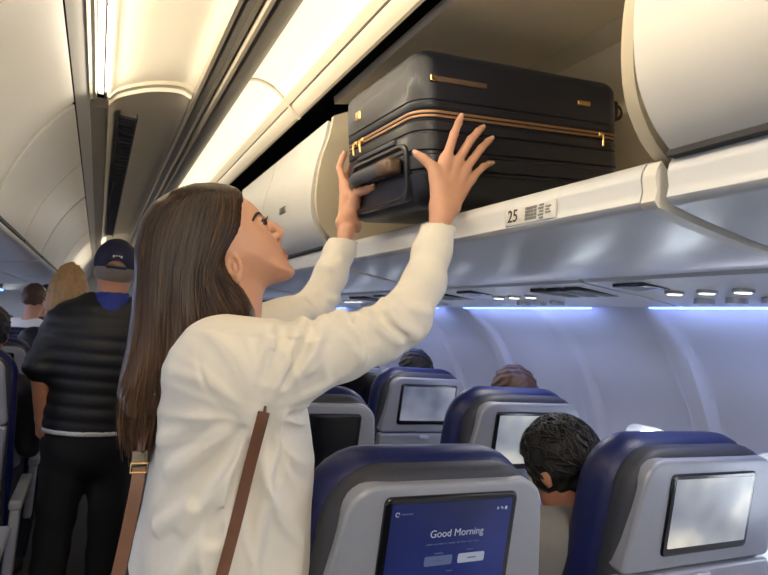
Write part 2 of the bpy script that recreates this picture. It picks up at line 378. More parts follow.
# row placard on the open bin's lip
def text(name, s, size, m, parent, mw, ext=.0004, align='CENTER', sx=1):
    c = bpy.data.curves.new(name, 'FONT'); c.body = s; c.size = size; c.extrude = ext; c.align_x = align; c.align_y = 'CENTER'
    tmp = bpy.data.objects.new(name+'_tmp', c); COL.objects.link(tmp)
    me = bpy.data.meshes.new_from_object(tmp.evaluated_get(bpy.context.evaluated_depsgraph_get())); bpy.data.objects.remove(tmp)
    me.name = name; me.materials.clear(); o = link(name, me, m, parent); o.matrix_basis = mw @ Matrix.Diagonal((sx, 1, 1, 1)); return o
def frame_m(o, x, y): # matrix from an origin and the x and y axes of a flat sign
    x = Vector(x).normalized(); y = Vector(y).normalized(); z = x.cross(y); m = Matrix((x, y, z)).transposed().to_4x4(); m.translation = o; return m
def row_placard(y, num, parent):
    p = MB().rbox(.6455, .6490, y-.068, y+.062, .208+H, .240+H, .0015, 2).build('row_placard', M['placard'], parent)
    text('row_number', num, .032, M['ink'], p, frame_m((.6450, y+.040, .224+H), (0, -1, 0), (0, 0, 1)), sx=.9)
    q = MB()
    for i in range(4):
        for j in range(4):
            q.box(.6446, .6456, y+.006-i*.0075-.0062, y+.006-i*.0075, .2125+j*.006+H, .2175+j*.006+H)
    for j in range(5): q.box(.6446, .6456, y-.040, y-.030+(j % 2)*.003, .2105+j*.0055+H, .2138+j*.0055+H)
    for j in range(3): q.box(.6446, .6456, y-.058+(j % 2)*.004, y-.045, .218+j*.005+H, .221+j*.005+H)
    q.build('seat_pictogram', M['ink2'], p)
row_placard(.785, '25', openbin)
row_placard(1.60, '24', openbin)

LDOOR = spline([(-.142, .660), (-.19, .60), (-.238, .525), (-.280, .44), (-.308, .36), (-.325, .30), (-.330, .283)], 5)
LUNDER = spline([(-.345, .245), (-.45, .225), (-.58, .21), (-.70, .222)], 5)
def bin_left(y0, y1, label):
    t = tag(empty('overhead_bin'), label, 'overhead bin')
    MB().prism(up([(-.335, .275), (-.332, .262), (-.338, .250)]+LUNDER+[(-.702, .26), (-1.25, .34), (-1.2, .55), (-.9, .72), (-.4, .74), (-.20, .68), (-.26, .56), (-.31, .42)]), y0, y1).build('bin_body', M['plastic_cool'], t, smooth=50)
    n = max(1, round((y1-y0)/1.0)); w = (y1-y0)/n
    for k in range(n):
        a, b = y0+k*w+.004, y0+(k+1)*w-.004
        d = MB().prism(up(thick(LDOOR[::-1], .018)), a, b).build('door', M['plastic'], t, smooth=60)
        ym = (a+b)/2 if not (y0 < 1.3 < y1) else 1.36
        MB().rbox(-.262, -.246, ym-.02, ym+.02, .510+H, .528+H, .004).build('latch', M['trimgrey'], d)
        MB().box(-.338, -.326, a+.02, b-.02, .268+H, .281+H).build('door_seam', M['darkgap'], t)
    return t
for k, (a, b) in enumerate(((-2.5, .38), (.41, 2.12), (2.15, 3.9), (3.93, 5.6), (5.63, 7.3), (7.33, 9.0), (9.03, 10.7), (10.73, 11.95))):
    bin_left(a, b, ['closed white bin on the left, behind the viewer', 'closed white bin on the left, largest at the top left corner', 'closed white bin on the left, second from the viewer', 'closed white bin on the left, third from the viewer', 'closed white bin on the left, fourth from the viewer', 'closed white bin on the left, fifth from the viewer', 'closed white bin on the left, sixth from the viewer', 'closed white bin on the left, farthest at the front'][k])

# ------------------------------------------------------------------ service panels with lamps and nozzles, and blue wash lights
def psu(y0, y1, side, label):
    sx = lambda x: x if side > 0 else 2*AX-x
    def prf(p): return up([(sx(x), z) for x, z in p])
    lamp = 1
    t = tag(empty('service_panel'), label, 'service panel', 'service panels above the seats')
    pan = [(1.155, .186), (1.167, .178), (1.38, .165), (1.56, .150), (1.575, .150), (1.575, .168), (1.38, .182), (1.155, .200)]
    if side < 0: pan = [(x+(.05 if x < 1.3 else 0), z) for x, z in pan]; pan[0] = (.904, .222); pan[1] = (.912, .214); pan[-1] = (.904, .232)
    MB().prism(prf(pan), y0, y1).build('panel', M['plastic_cool'], t, smooth=30)
    ym = (y0+y1)/2
    if y1 > .3 and y0 < 7: area('reading_lamp', (sx(1.30), ym, .150), (-.1*side, 0, -1), .20, .20, 1.3, (1.0, .97, .93))  # on the left, a fill light added without any lamp fitting
    if side < 0: return t
    def zz(x): return np.interp(x, [1.165, 1.38, 1.56], [.178, .165, .150])+H
    q = MB()
    for k in range(3): q.rbox(1.22+.0*k, 1.40, y0+.06+k*.075, y0+.12+k*.075, zz(1.31)-.005, zz(1.31)+.01, .004)
    q.build('speaker_slot', M['armdark'], t)
    for k in range(3):
        yy = ym+.04+k*.09
        MB().tube([(1.46, yy, zz(1.46)+.004), (1.46, yy, zz(1.46)-.012)], .026, 16).build('air_nozzle', M['silver2'], t)
        MB().tube([(1.34, yy, zz(1.34)+.004), (1.34, yy, zz(1.34)-.007)], .024, 16).build('lamp_ring', M['silver2'], t)
        MB().tube([(1.34, yy, zz(1.34)-.004), (1.34, yy, zz(1.34)-.0085)], .018, 16).build('reading_lamp', M['readlight'], t)
    MB().rbox(1.20, 1.30, ym+.20, ym+.30, zz(1.25)-.006, zz(1.25)+.01, .004).build('sign', M['black'], t)
    return t
for k in range(13):
    a = -1.78+.74*k
    for s in (1, -1):
        psu(a, a+.725, s, 'grey service panel strip under the bins, '+('with reading lamps above the window seats' if s > 0 else 'over the left-hand seats'))
def led(y0, y1, side, label, power):
    sx = lambda x: x if side > 0 else 2*AX-x
    t = tag(MB().prism(up([(sx(1.578), .170), (sx(1.585), .146), (sx(1.606), .146), (sx(1.604), .170)]), y0, y1).build('wash_light', M['blueled']), label, 'light', 'blue wash lights along the sidewalls')
    area('wash_lamp', (sx(1.575), (y0+y1)/2, .135), (.55*side, 0, -.8), .025, y1-y0-.05, power, (.42, .53, 1.0))
    return t
lb = 'thin glowing blue light line between service panel and sidewall'
for a, b in ((-.25, .62), (.78, 1.30), (1.56, 2.36), (2.62, 3.5), (3.9, 5.2), (5.6, 7), (7.4, 9)): led(a, b, 1, lb+', window side', (b-a)*1.3)
for a, b in ((.8, 2.2), (2.5, 4.5), (5, 7.5), (8, 11)): led(a, b, -1, lb+', far left side', (b-a)*2.6)

# ------------------------------------------------------------------ seats
def slab(outline, y0, y1, r, n=4):
    """outline (x,z) given depth, with both faces rounded by r"""
    P = np.array(outline); c = P.mean(0); hw = np.abs(P-c).max(0); R = []
    for k in range(n+1):
        a = math.pi/2*k/n; q = 1-r*(1-math.sin(a))/hw; R.append([(*(c+(P-c)*q)[i:i+1, 0], y0+r*(1-math.cos(a)), (c+(P-c)*q)[i, 1]) for i in range(len(P))])
    for k in range(n+1):
        a = math.pi/2*(1-k/n); q = 1-r*(1-math.sin(a))/hw; R.append([((c+(P-c)*q)[i, 0], y1-r*(1-math.cos(a)), (c+(P-c)*q)[i, 1]) for i in range(len(P))])
    return R
def trap(wb, wt, z0, z1, rt, rb=.03, n=7):
    """trapezoid, rounded at the top by rt, at the foot by rb"""
    out = []
    C = [(wt/2, z1, rt, 0), (-wt/2, z1, rt, 90), (-wb/2, z0, rb, 180), (wb/2, z0, rb, 270)]
    for cx, cz, r, a0 in C:
        ox = cx-math.copysign(r, cx); oz = cz-r if cz == z1 else cz+r
        for k in range(n+1):
            a = math.radians(a0+90*k/n); out.append((ox+r*math.cos(a), oz+r*math.sin(a)))
    return out
def tilt(R, ang, z0=.45):
    c, s = math.cos(ang), math.sin(ang); return [[(x, y*c-(z-z0)*s, (z-z0)*c+y*s+z0) for x, y, z in r] for r in R]
REC = math.radians(7)
def seat_back_part(outline, y0, y1, r, name, m, parent, rec=REC):
    return MB().rings(tilt(slab(outline, y0, y1, r), rec)).build(name, m, parent, smooth=50)
def tilt_frame(x, y, z, rec=REC):
    """matrix at a point of the tilted back, facing the row behind"""
    c, s = math.cos(rec), math.sin(rec)
    o = (x, y*c-(z-.45)*s, (z-.45)*c+y*s+.45); return frame_m(o, (1, 0, 0), (0, -s, c))
FR = {}
def make_seat(label, scr, top=1.225, w=.50, rec=REC, tilt_s=.285, gap=.052):
    t = tag(empty('airplane_seat'), label, 'airplane seat')
    k = top/1.225
    P = lambda *a: seat_back_part(*a, rec)
    P(trap(w*1.02, w*.90, .46, top, .12), .035, .150, .05, 'back_cushion', M['blue'], t)
    P(trap(w*.80, w*.70, top-.34, top-.05, .08, .05), .10, .185, .035, 'head_cushion', M['blue'], t)
    P(trap(w*.965, w*.835, .40, top-.010, .105), -.005, .062, .026, 'back_shell', M['charcoal'], t)
    pz0, pz1 = top-.275, top-.026
    pn = P(trap(w*.86, w*.76, pz0, pz1, .055, .012), -.022, .03, .008, 'seat_panel', M['silver'], t)
    lo = P(trap(w*.87, w*.86, .62, pz0-.006, .012, .03), -.026, .03, .008, 'tray_table', M['silver'], t)
    MB().rings(tilt(slab(rrect(.05, .016, .006, 4, 0, pz0-.022), -.034, -.02, .003), rec)).build('tray_latch', M['silver2'], lo)
    P(trap(w*.86, w*.87, .40, .612, .02, .03), -.030, .03, .01, 'literature_pocket', M['armdark'], t)
    mw, mh = tilt_s, .186
    zc = top-gap-mh/2
    mo = P(rrect(mw, mh, .012, 5, 0, zc), -.0275, .0, .004, 'monitor', M['black'], t)
    sw, sh = mw-.026, mh-.030
    sc = MB().rings([[(x, y, z) for x, z in rrect(sw, sh, .004, 3)] for y in (0, .002)]).build('screen', scr, mo)
    FR[t.name] = tilt_frame(0, -.0286, zc+.004, rec)
    sc.matrix_basis = FR[t.name]@Matrix.Rotation(math.radians(-90), 4, 'X')
    # base
    MB().rbox(-w*.47, w*.47, .07, .55, .34, .47, .045, 4).build('seat_cushion', M['blue'], t, smooth=50)
    MB().rbox(-w*.46, w*.46, .06, .52, .27, .335, .012).build('seat_frame', M['armdark'], t)
    for s in (-1, 1):
        a = MB().rbox(s*(w/2+.022)-.024, s*(w/2+.022)+.024, -.02, .40, .615, .655, .012).rbox(s*(w/2+.022)-.018, s*(w/2+.022)+.018, -.01, .06, .36, .62, .01)
        a.build('armrest', M['arm'], t)
        MB().rbox(s*(w/2-.04)-.018, s*(w/2-.04)+.018, .10, .14, 0, .28, .006).rbox(s*(w/2-.04)-.018, s*(w/2-.04)+.018, .42, .46, 0, .28, .006).rbox(s*(w/2-.04)-.016, s*(w/2-.04)+.016, .06, .50, 0, .03, .006).build('leg', M['armdark'], t)
    return t
def copy_tree(o, parent=None):
    c = o.copy(); COL.objects.link(c)
    if parent is not None:
        c.parent = parent
    for ch in list(o.children): copy_tree(ch, c)
    return c
def put(o, x, y, rz=0): o.location = (x, y, 0); o.rotation_euler = (0, 0, rz); return o
# the near pair, and one of each other kind of display
seatA = put(make_seat('navy airplane seat nearest the aisle whose screen reads Good Morning', M['scr_blue'], 1.203, w=.535, tilt_s=.272, gap=.044), .590, .970)
seatB = put(make_seat('navy airplane seat by the window with a bright window reflection painted on its screen, at the lower right corner', M['scr_glare'], 1.226, w=.60, tilt_s=.298, gap=.056), 1.315, .985)
seatF = put(make_seat('navy airplane seat with a switched-off black screen, partly behind the cream sweater', M['scr_off'], 1.238), .575, 1.66)
seatD = put(make_seat('navy airplane seat by the window, second from the viewer, behind the seated man\'s black hair', M['scr_glare'], 1.262, w=.55, tilt_s=.30), 1.30, 1.60)
seatE = put(make_seat('navy airplane seat with a grey reflection painted on its screen, below the raised sleeve', M['scr_glow_grey'], 1.258, w=.52, tilt_s=.30), 1.40, 2.42)
seatG = put(make_seat('navy airplane seat by the aisle, third on the window side, mostly hidden', M['scr_off'], 1.24), .575, 2.42)
names = ['fourth', 'fifth', 'sixth', 'seventh', 'eighth', 'ninth', 'tenth']
for k in range(7):
    for x, nm in ((.575, 'aisle'), (1.36, 'window')):
        c = put(copy_tree(seatF if k % 2 else seatG), x, 3.16+.74*k)
        c['label'] = 'navy airplane seat, window side, %s row from the viewer, %s seat' % (names[k], nm); c['group'] = 'far seats on the window side'
LX = -.475
names = ['nearest', 'second', 'third', 'fourth', 'fifth', 'sixth', 'seventh', 'eighth', 'ninth', 'tenth', 'eleventh', 'twelfth']
protoL = make_seat('navy airplane seat on the left of the aisle, nearest the viewer at the left edge', M['scr_glow_grey'], 1.235); put(protoL, LX-.005, 1.98)
for k in (1, 2, 3, 4, 7, 8, 9, 10):
    c = put(copy_tree(protoL), LX, 1.98+.70*k)
    c['label'] = 'navy airplane seat left of aisle, %s row away, beside the aisle' % names[k]; c['group'] = 'seats along the left side of the aisle'
for k in range(2, 11):
    c = put(copy_tree(protoL), LX-.68, 1.98+.70*k)
    c['label'] = 'navy airplane seat left of aisle, %s row away, on the wall side' % names[k]; c['group'] = 'seats along the left side of the aisle'
# writing on the near screen
def screen_ui(seat):
    mo = [c for c in seat.children if c.name.startswith('monitor')][0]; F_ = FR[seat.name]
    def at(x, z): return F_ @ Matrix.Translation((x, z, .0006))
    text('greeting_text', 'Good Morning', .0185, M['ui_text'], mo, at(.012, .022), .0002)
    def bars(name, L, m, depth=.0004):
        q = MB()
        for x0, x1, z0, z1 in L: q.box(x0, x1, z0, z1, 0, depth)
        o = q.build(name, m, mo, smooth=0); o.matrix_basis = at(0, 0); return o
    L = []; x = -.048
    for w_ in (.012, .006, .010, .004, .014, .006, .012, .008, .012): L.append((x, x+w_, .0035, .0055)); x += w_+.003
    bars('subtitle_line', L, M['ui_dim'])
    bars('caption_line', [(-.030, -.012, -.013, -.011), (.036, .050, -.011, -.009), (-.022, .004, -.058, -.0565), (.0, .012, -.046, -.0445)], M['ui_dim'])
    for x0, m in ((-.048, M['ui_btn2']), (.020, M['ui_btn'])):
        b = MB().rings([[(x, z, y) for x, z in rrect(.056, .017, .003, 3, x0+.028, -.025)] for y in (0, .0004)]).build('screen_button', m, mo); b.matrix_basis = at(0, 0)
    for x0 in (-.030, .040): bars('button_caption', [(x0, x0+.018, -.0262, -.0242)], M['ui_dim'], .0007)
    o = MB().tube([(-.112+.0035*math.cos(a), .061+.0035*math.sin(a), 0) for a in np.linspace(0, 6.283*.86, 14)], .0007, 6).build('status_logo', M['ui_text'], mo); o.matrix_basis = at(0, 0)
    bars('status_line', [(-.104, -.099, .060, .062), (-.098, -.092, .060, .062), (-.091, -.083, .060, .062)], M['ui_dim'])
    bars('status_icon', [(.090, .095, .060, .0615), (.092, .0932, .058, .064), (.0995, .102, .060, .064), (.103, .104, .058, .062), (.108, .113, .058, .064)], M['ui_text'])
screen_ui(seatA)

# ------------------------------------------------------------------ the suitcase
def make_case():
    t = tag(empty('suitcase'), 'navy hard-shell suitcase with copper zip being pushed into the open overhead bin', 'suitcase')
    cy_, sy_ = math.cos(.004), math.sin(.004)
    ex = np.array([cy_*math.cos(.13), sy_*math.cos(.13), math.sin(.13)]); ey = np.array([-sy_, cy_, 0]); ez = np.cross(ex, ey)
    ey2 = ey*math.cos(.032)+ez*math.sin(.032); ez2 = np.cross(ex, ey2)
    m = Matrix((ex.tolist(), ey2.tolist(), ez2.tolist())).transposed().to_4x4(); m.translation = (.549, 1.037, .463+H); t.matrix_world = m
    L, W = .602, .408
    def outl(off, z, r=.052, n=8):
        return [(x, y, z) for x, y in rrect(L-2*off, W-2*off, max(r-off, .012), n, L/2, W/2)]
    def shell(prof, name, m_): return MB().rings([outl(o, z) for z, o in prof]).build(name, m_, t, smooth=35)
    Rn = lambda z0, z1, o, k=7: [(z0+(z1-z0)*math.sin(a), o*(1-math.cos(a))) for a in np.linspace(0, math.pi/2, k)]
    T1, T2 = .143, .196
    up_ = [(.010, .010), (.010, .002), (.013, 0), (.024, 0), (.026, .003), (.029, .003), (.031, 0), (.05, -.001), (.08, -.001)]+[(z, o) for z, o in Rn(.105, T1, .038)[1:]]+[(T1, .07)]
    us = shell(up_, 'upper_shell', M['case'])
    dn = [(-.012, .012), (-.012, .003), (-.016, 0), (-.034, 0), (-.036, .004), (-.040, .004), (-.042, 0), (-.075, -.002), (-.078, .003), (-.084, .003), (-.087, -.002), (-.115, -.002), (-.118, .003), (-.124, .003), (-.127, -.002)]+[(-z, o) for z, o in Rn(.140, T2, .05)[1:]]+[(-T2, .07)]
    ls = shell(dn, 'lower_shell', M['case'])
    shell([(-.0125, .006), (-.0125, .0035), (.0105, .0035), (.0105, .006)], 'gusset', M['case_dark'])
    z_ = MB()
    for zz, r in ((-.0045, .0017), (.0045, .0017)): z_.tube(outl(.0015, zz), r, 6, closed=True, ry=.003)
    z_.build('zipper', M['copper'], t)
    MB().tube(outl(.002, 0), .002, 6, closed=True).build('zipper_tape', M['case_dark'], t)
    def pull(x, y, dx, dy, name='zipper_pull'):
        q = MB().rbox(x-.006, x+.006, y-.006, y+.006, -.006, .006, .002)
        q.tube([(x+dx*.006, y+dy*.006, .002), (x+dx*.011, y+dy*.011, -.006), (x+dx*.010, y+dy*.010, -.030)], [.0022, .0026, .0032], 8); q.build(name, M['gold'], t)
    pull(.001, .315, -1, 0); pull(.001, .275, -1, 0); pull(.52, .001, 0, -1)
    # metal badge, long strip and short strip on the upper shell
    MB().rbox(-.0035, .003, .285, .313, .055, .078, .002).build('badge', M['gold'], us)
    MB().rbox(.035, .175, -.0045, .002, .066, .078, .002).build('metal_strip', M['bronze'], us)
    MB().rbox(.030, .042, -.0055, .002, .065, .079, .002).build('strip_end', M['gold'], us)
    MB().rbox(.445, .485, -.0045, .002, .064, .076, .002).build('nameplate', M['gold'], us)
    # recessed end with the carry handle
    MB().rings([[(x_, y, z) for y, z in rrect(.30-2*q_, .125-2*q_, .03, 6,   .19, -.118)] for q_, x_ in ((0, .012), (0, -.006), (.006, -.009), (.010, -.006), (.013, .004))]).build('end_frame', M['case'], ls, smooth=50)
    h = MB(); P = spline([(-.004, .075, -.102), (-.022, .085, -.103), (-.034, .115, -.104), (-.036, .185, -.105), (-.034, .255, -.104), (-.022, .290, -.103), (-.004, .302, -.102)], 5)
    hd = h.tube(P, .0095, 10, ry=.016).build('carry_handle', M['handle'], t)
    for y0, y1 in ((.060, .122), (.268, .308)):
        MB().rbox(-.044 if y0 < .1 else -.030, -.006, y0, y1, -.121, -.086, .010, 4).build('handle_end', M['bronze'], hd)
    MB().rbox(-.006, .004, .10, .30, -.050, -.038, .003).build('lock_bar', M['handle'], ls)
    # spinner wheels at the inner end
    for zc in (.085, -.15):
        for yc in (.055, .34):
            w = MB().rbox(L-.008, L+.022, yc-.022, yc+.022, zc-.020, zc+.020, .006).build('wheel_housing', M['rubber'], t)
            MB().tube([(L+.026, yc-.012, zc-.006), (L+.026, yc+.012, zc-.006)], .021, 20).build('wheel', M['rubber'], w)
            MB().tube([(L+.026, yc-.0135, zc-.006), (L+.026, yc+.0135, zc-.006)], .011, 14).build('hub', M['copper'], w)
    return t
suitcase = make_case()

# ------------------------------------------------------------------ smooth bodies: distance fields turned into one continuous surface
def cap(p, a, b, ra, rb=None):
    rb = ra if rb is None else rb
    a = np.asarray(a, float); b = np.asarray(b, float); ab = b-a; L = ab@ab+1e-12
    t = np.clip(((p-a)@ab)/L, 0, 1)
    return np.sqrt(((p-a-t[:, None]*ab)**2).sum(1))-(ra+(rb-ra)*t)
def ell(p, c, r, A=None):
    q = p-np.asarray(c, float)
    if A is not None: q = q@np.asarray(A, float).T
    r = np.asarray(r, float); k0 = np.sqrt(((q/r)**2).sum(1)); k1 = np.sqrt(((q/r**2)**2).sum(1))+1e-9
    return k0*(k0-1)/k1
def smin(a, b, k):
    h = np.clip(.5+.5*(b-a)/k, 0, 1); return b*(1-h)+a*h-k*h*(1-h)
def smax(a, b, k): return -smin(-a, -b, k)
def chain(p, P, R, k=0):
    d = None
    for i in range(len(P)-1):
        e = cap(p, P[i], P[i+1], R[i], R[i+1]); d = e if d is None else (smin(d, e, k) if k else np.minimum(d, e))
    return d
def boxed(p, lo, hi, fn, far=.03):
    """evaluate fn only near its box; elsewhere a lower bound of the distance"""
    lo = np.asarray(lo); hi = np.asarray(hi)
    d = np.maximum(np.maximum(lo-p, p-hi), 0); dd = np.sqrt((d**2).sum(1)); out = dd+far*.5
    i = dd < far
    if i.any(): out[i] = fn(p[i])
    return out
def poly2(P, x, y):
    """signed distance to a closed outline, positive inside"""
    P = np.asarray(P, float); d = np.full(x.shape, 1e9); ins = np.zeros(x.shape, bool); n = len(P)
    for i in range(n):
        a = P[i]; b = P[(i+1) % n]; e = b-a; t = np.clip(((x-a[0])*e[0]+(y-a[1])*e[1])/(e@e+1e-12), 0, 1)
        d = np.minimum(d, (x-a[0]-t*e[0])**2+(y-a[1]-t*e[1])**2)
        c = (a[1] > y) != (b[1] > y)
        ins ^= c & (x < (b[0]-a[0])*(y-a[1])/(b[1]-a[1]+1e-12)+a[0])
    return np.where(ins, 1, -1)*np.sqrt(d)
def surf(f, lo, hi, h, B=8):
    lo = np.array(lo, float); hi = np.array(hi, float); nb = np.maximum(np.ceil((hi-lo)/(h*B)).astype(int), 1)
    I = np.stack(np.meshgrid(*[np.arange(k) for k in nb], indexing='ij'), -1).reshape(-1, 3)
    c = lo+(I+.5)*h*B
    fc = np.concatenate([f(q) for q in np.array_split(c, max(1, len(c)//60000))])
    I = I[np.abs(fc) < 1.15*h*B]
    o = np.stack(np.meshgrid(*[np.arange(B+1)]*3, indexing='ij'), -1).reshape(-1, 3)
    N = nb*B+2; S = np.array([N[1]*N[2], N[2], 1]); keys = []; vpos = []; quads = []
    for Ib in np.array_split(I, max(1, len(I)//400)):
        if not len(Ib): continue
        G = Ib[:, None, :]*B+o[None]; val = f((lo+G.reshape(-1, 3)*h)).reshape(len(Ib), B+1, B+1, B+1); s = val < 0
        sl = [slice(0, B), slice(1, B+1)]
        cnt = sum(s[:, sl[i], sl[j], sl[k]].astype(int) for i in (0, 1) for j in (0, 1) for k in (0, 1))
        act = np.argwhere((cnt > 0) & (cnt < 8))
        if not len(act): continue
        b, ci = act[:, 0], act[:, 1:]; acc = np.zeros((len(act), 3)); num = np.zeros(len(act))
        for ax in range(3):
            for u in (0, 1):
                for v in (0, 1):
                    d0 = np.zeros(3, int); oth = [q for q in range(3) if q != ax]; d0[oth[0]] = u; d0[oth[1]] = v; d1 = d0.copy(); d1[ax] = 1
                    A = val[b, ci[:, 0]+d0[0], ci[:, 1]+d0[1], ci[:, 2]+d0[2]]; C = val[b, ci[:, 0]+d1[0], ci[:, 1]+d1[1], ci[:, 2]+d1[2]]
                    m = (A < 0) != (C < 0); t = np.where(m, A/np.where(m, A-C, 1), 0)
                    pt = d0[None].repeat(len(act), 0).astype(float); pt[:, ax] = t; acc += pt*m[:, None]; num += m
        gi = Ib[b]*B+ci; keys.append(gi@S); vpos.append(lo+(gi+acc/np.maximum(num, 1)[:, None])*h)
        for ax in range(3):
            s0 = s[:, :B, :B, :B]; sh = [slice(0, B)]*3; sh[ax] = slice(1, B+1); s1 = s[(slice(None), *sh)]
            e = np.argwhere(s0 != s1)
            if not len(e): continue
            ge = Ib[e[:, 0]]*B+e[:, 1:]; flip = s0[tuple(e.T)]
            oth = [(ax+1) % 3, (ax+2) % 3]; Q = []
            for u, v in ((1, 1), (0, 1), (0, 0), (1, 0)):
                q = ge.copy(); q[:, oth[0]] -= u; q[:, oth[1]] -= v; Q.append(q@S)
            Q = np.stack(Q, 1); Q[~flip] = Q[~flip][:, ::-1]; quads.append(Q)
    K = np.concatenate(keys); V = np.concatenate(vpos); K, ix = np.unique(K, return_index=True); V = V[ix]
    Q = np.concatenate(quads); j = np.clip(np.searchsorted(K, Q), 0, len(K)-1); ok = (K[j] == Q).all(1)
    return V, j[ok]
def relax(V, F, n, lam=.5):
    E = np.concatenate([F[:, [i, (i+1) % 4]] for i in range(4)]); cnt = np.bincount(E[:, 0], minlength=len(V))+np.bincount(E[:, 1], minlength=len(V))
    for _ in range(n):
        s = np.stack([np.bincount(E[:, 0], V[E[:, 1], k], len(V))+np.bincount(E[:, 1], V[E[:, 0], k], len(V)) for k in range(3)], 1); V = V+lam*(s/np.maximum(cnt, 1)[:, None]-V)
    return V
def sdf_mesh(name, f, lo, hi, h, m, parent=None, rel=2, midx=None, origin=None):
    V, F = surf(f, lo, hi, h); V = relax(V, F, rel) if rel else V
    mi = midx(V[F].mean(1)) if midx else None
    if origin is not None: V = V-np.asarray(origin)
    me = bpy.data.meshes.new(name); me.vertices.add(len(V)); me.vertices.foreach_set('co', V.astype(np.float32).ravel())
    me.loops.add(len(F)*4); me.loops.foreach_set('vertex_index', F.astype(np.int32).ravel())
    me.polygons.add(len(F)); me.polygons.foreach_set('loop_start', np.arange(0, len(F)*4, 4, dtype=np.int32)); me.polygons.foreach_set('loop_total', np.full(len(F), 4, np.int32))
    me.update(calc_edges=True); me.validate(); me.polygons.foreach_set('use_smooth', [True]*len(me.polygons))
    o = link(name, me, m, parent)
    if mi is not None and len(me.polygons) == len(mi): me.polygons.foreach_set('material_index', mi.astype(np.int32))
    return o

# ------------------------------------------------------------------ the woman lifting the suitcase
def trace(f, px, py, y0=.45, y1=1.8):
    """first point of a body along one line of sight"""
    r = ray(px, py); y = np.linspace(y0, y1, 140); P = np.stack([r[0]*y, y, r[2]*y+H], 1); v = f(P); i = np.argmax(v < 0)
    if not (v < 0).any(): return None
    a, b = y[max(i-1, 0)], y[i]
    for _ in range(9):
        m = (a+b)/2; q = np.array([[r[0]*m, m, r[2]*m+H]])
        if f(q)[0] < 0: b = m
        else: a = m
    return np.array([r[0]*b, b, r[2]*b+H])
ROOT = np.array([.215, 1.07, 0.])
person = tag(empty('person', ROOT), 'woman with long brown hair in a cream sweater lifting a suitcase into the bin', 'person')
PHI = math.radians(-11)
HC = pix(225, 250, 1.07); HU = np.array([math.cos(PHI), math.sin(PHI), 0]); HW = np.array([-math.sin(PHI), math.cos(PHI), 0])
CAMP = np.array([0, 0, H])
def hp(px, py, w=0.):
    r = ray(px, py); t = ((HC+w*HW-CAMP)@HW)/(r@HW); return CAMP+r*t
def hloc(p):
    q = p-HC; return q@HU, q[:, 2], q@HW
def h2(pts): return [((hp(*q)-HC)@HU, (hp(*q)-HC)[2]) for q in pts]
FACE = h2([(241, 197), (249, 202), (256, 208), (261.5, 214), (264, 220.5), (266.5, 226), (270, 233), (275, 240), (279.5, 244.5), (282, 250), (283, 255), (285.5, 259.5), (289, 264), (294, 269.5), (294.8, 273.5), (291.5, 278), (286, 281), (276, 283.5), (266, 285.5), (255, 286), (246, 287), (236, 292), (222, 300), (200, 302), (176, 292), (160, 272), (153, 245), (158, 220), (172, 203), (192, 194), (212, 190.5), (230, 192)])
EYEN = hp(260.5, 224.5, -.0335); EYEF = EYEN+.067*HW
UPF = (lambda v: v/np.linalg.norm(v))(hp(258, 208)-hp(292, 271))          # up along the tilted face
FWD = np.array([HU[0]*UPF[2], HU[1]*UPF[2], -(UPF@HU)])                   # straight out of the face
LIPS_U = [(hp(284.0, 249.9), .0040), (hp(281.8, 252, .010), .0038), (hp(276.5, 255.5, .0215), .0022)]
LIPS_L = [(hp(286.2, 256.6), .0044), (hp(283.3, 257.2, .010), .0040), (hp(276.5, 256.2, .0215), .0022)]
def mirror(P): c = (P-HC)@HW; return P-2*c*HW
def lips_f(p):
    d = None
    for L in (LIPS_U, LIPS_L):
        for s in (0, 1):
            Q = [mirror(a) if s else a for a, _ in L]; e = chain(p, Q, [r for _, r in L], .003); d = e if d is None else np.minimum(d, e)
    return d
def ear_f(p, s):
    c = hp(234.5, 267, -.0715); c = mirror(c) if s else c; n = HW*(1 if s else -1)
    e1 = (hp(229.5, 255, -.0735)-hp(236.5, 279, -.0735)); e1 /= np.linalg.norm(e1); out = n+.35*(-HU); out /= np.linalg.norm(out); e1 -= out*(e1@out); e1 /= np.linalg.norm(e1); e2 = np.cross(out, e1)
    A = np.array([e1, e2, out]); d = ell(p, c, (.0255, .0155, .0085), A)
    d = smax(d, -ell(p, c+out*.008+e1*.003, (.0165, .0095, .0105), A), .003)
    d = smin(d, ell(p, c-e1*.021+out*.001, (.009, .0085, .006), A), .005)
    return smin(d, ell(p, c+out*.0015+e2*.0*1-e1*.002, (.011, .004, .004), A), .003)
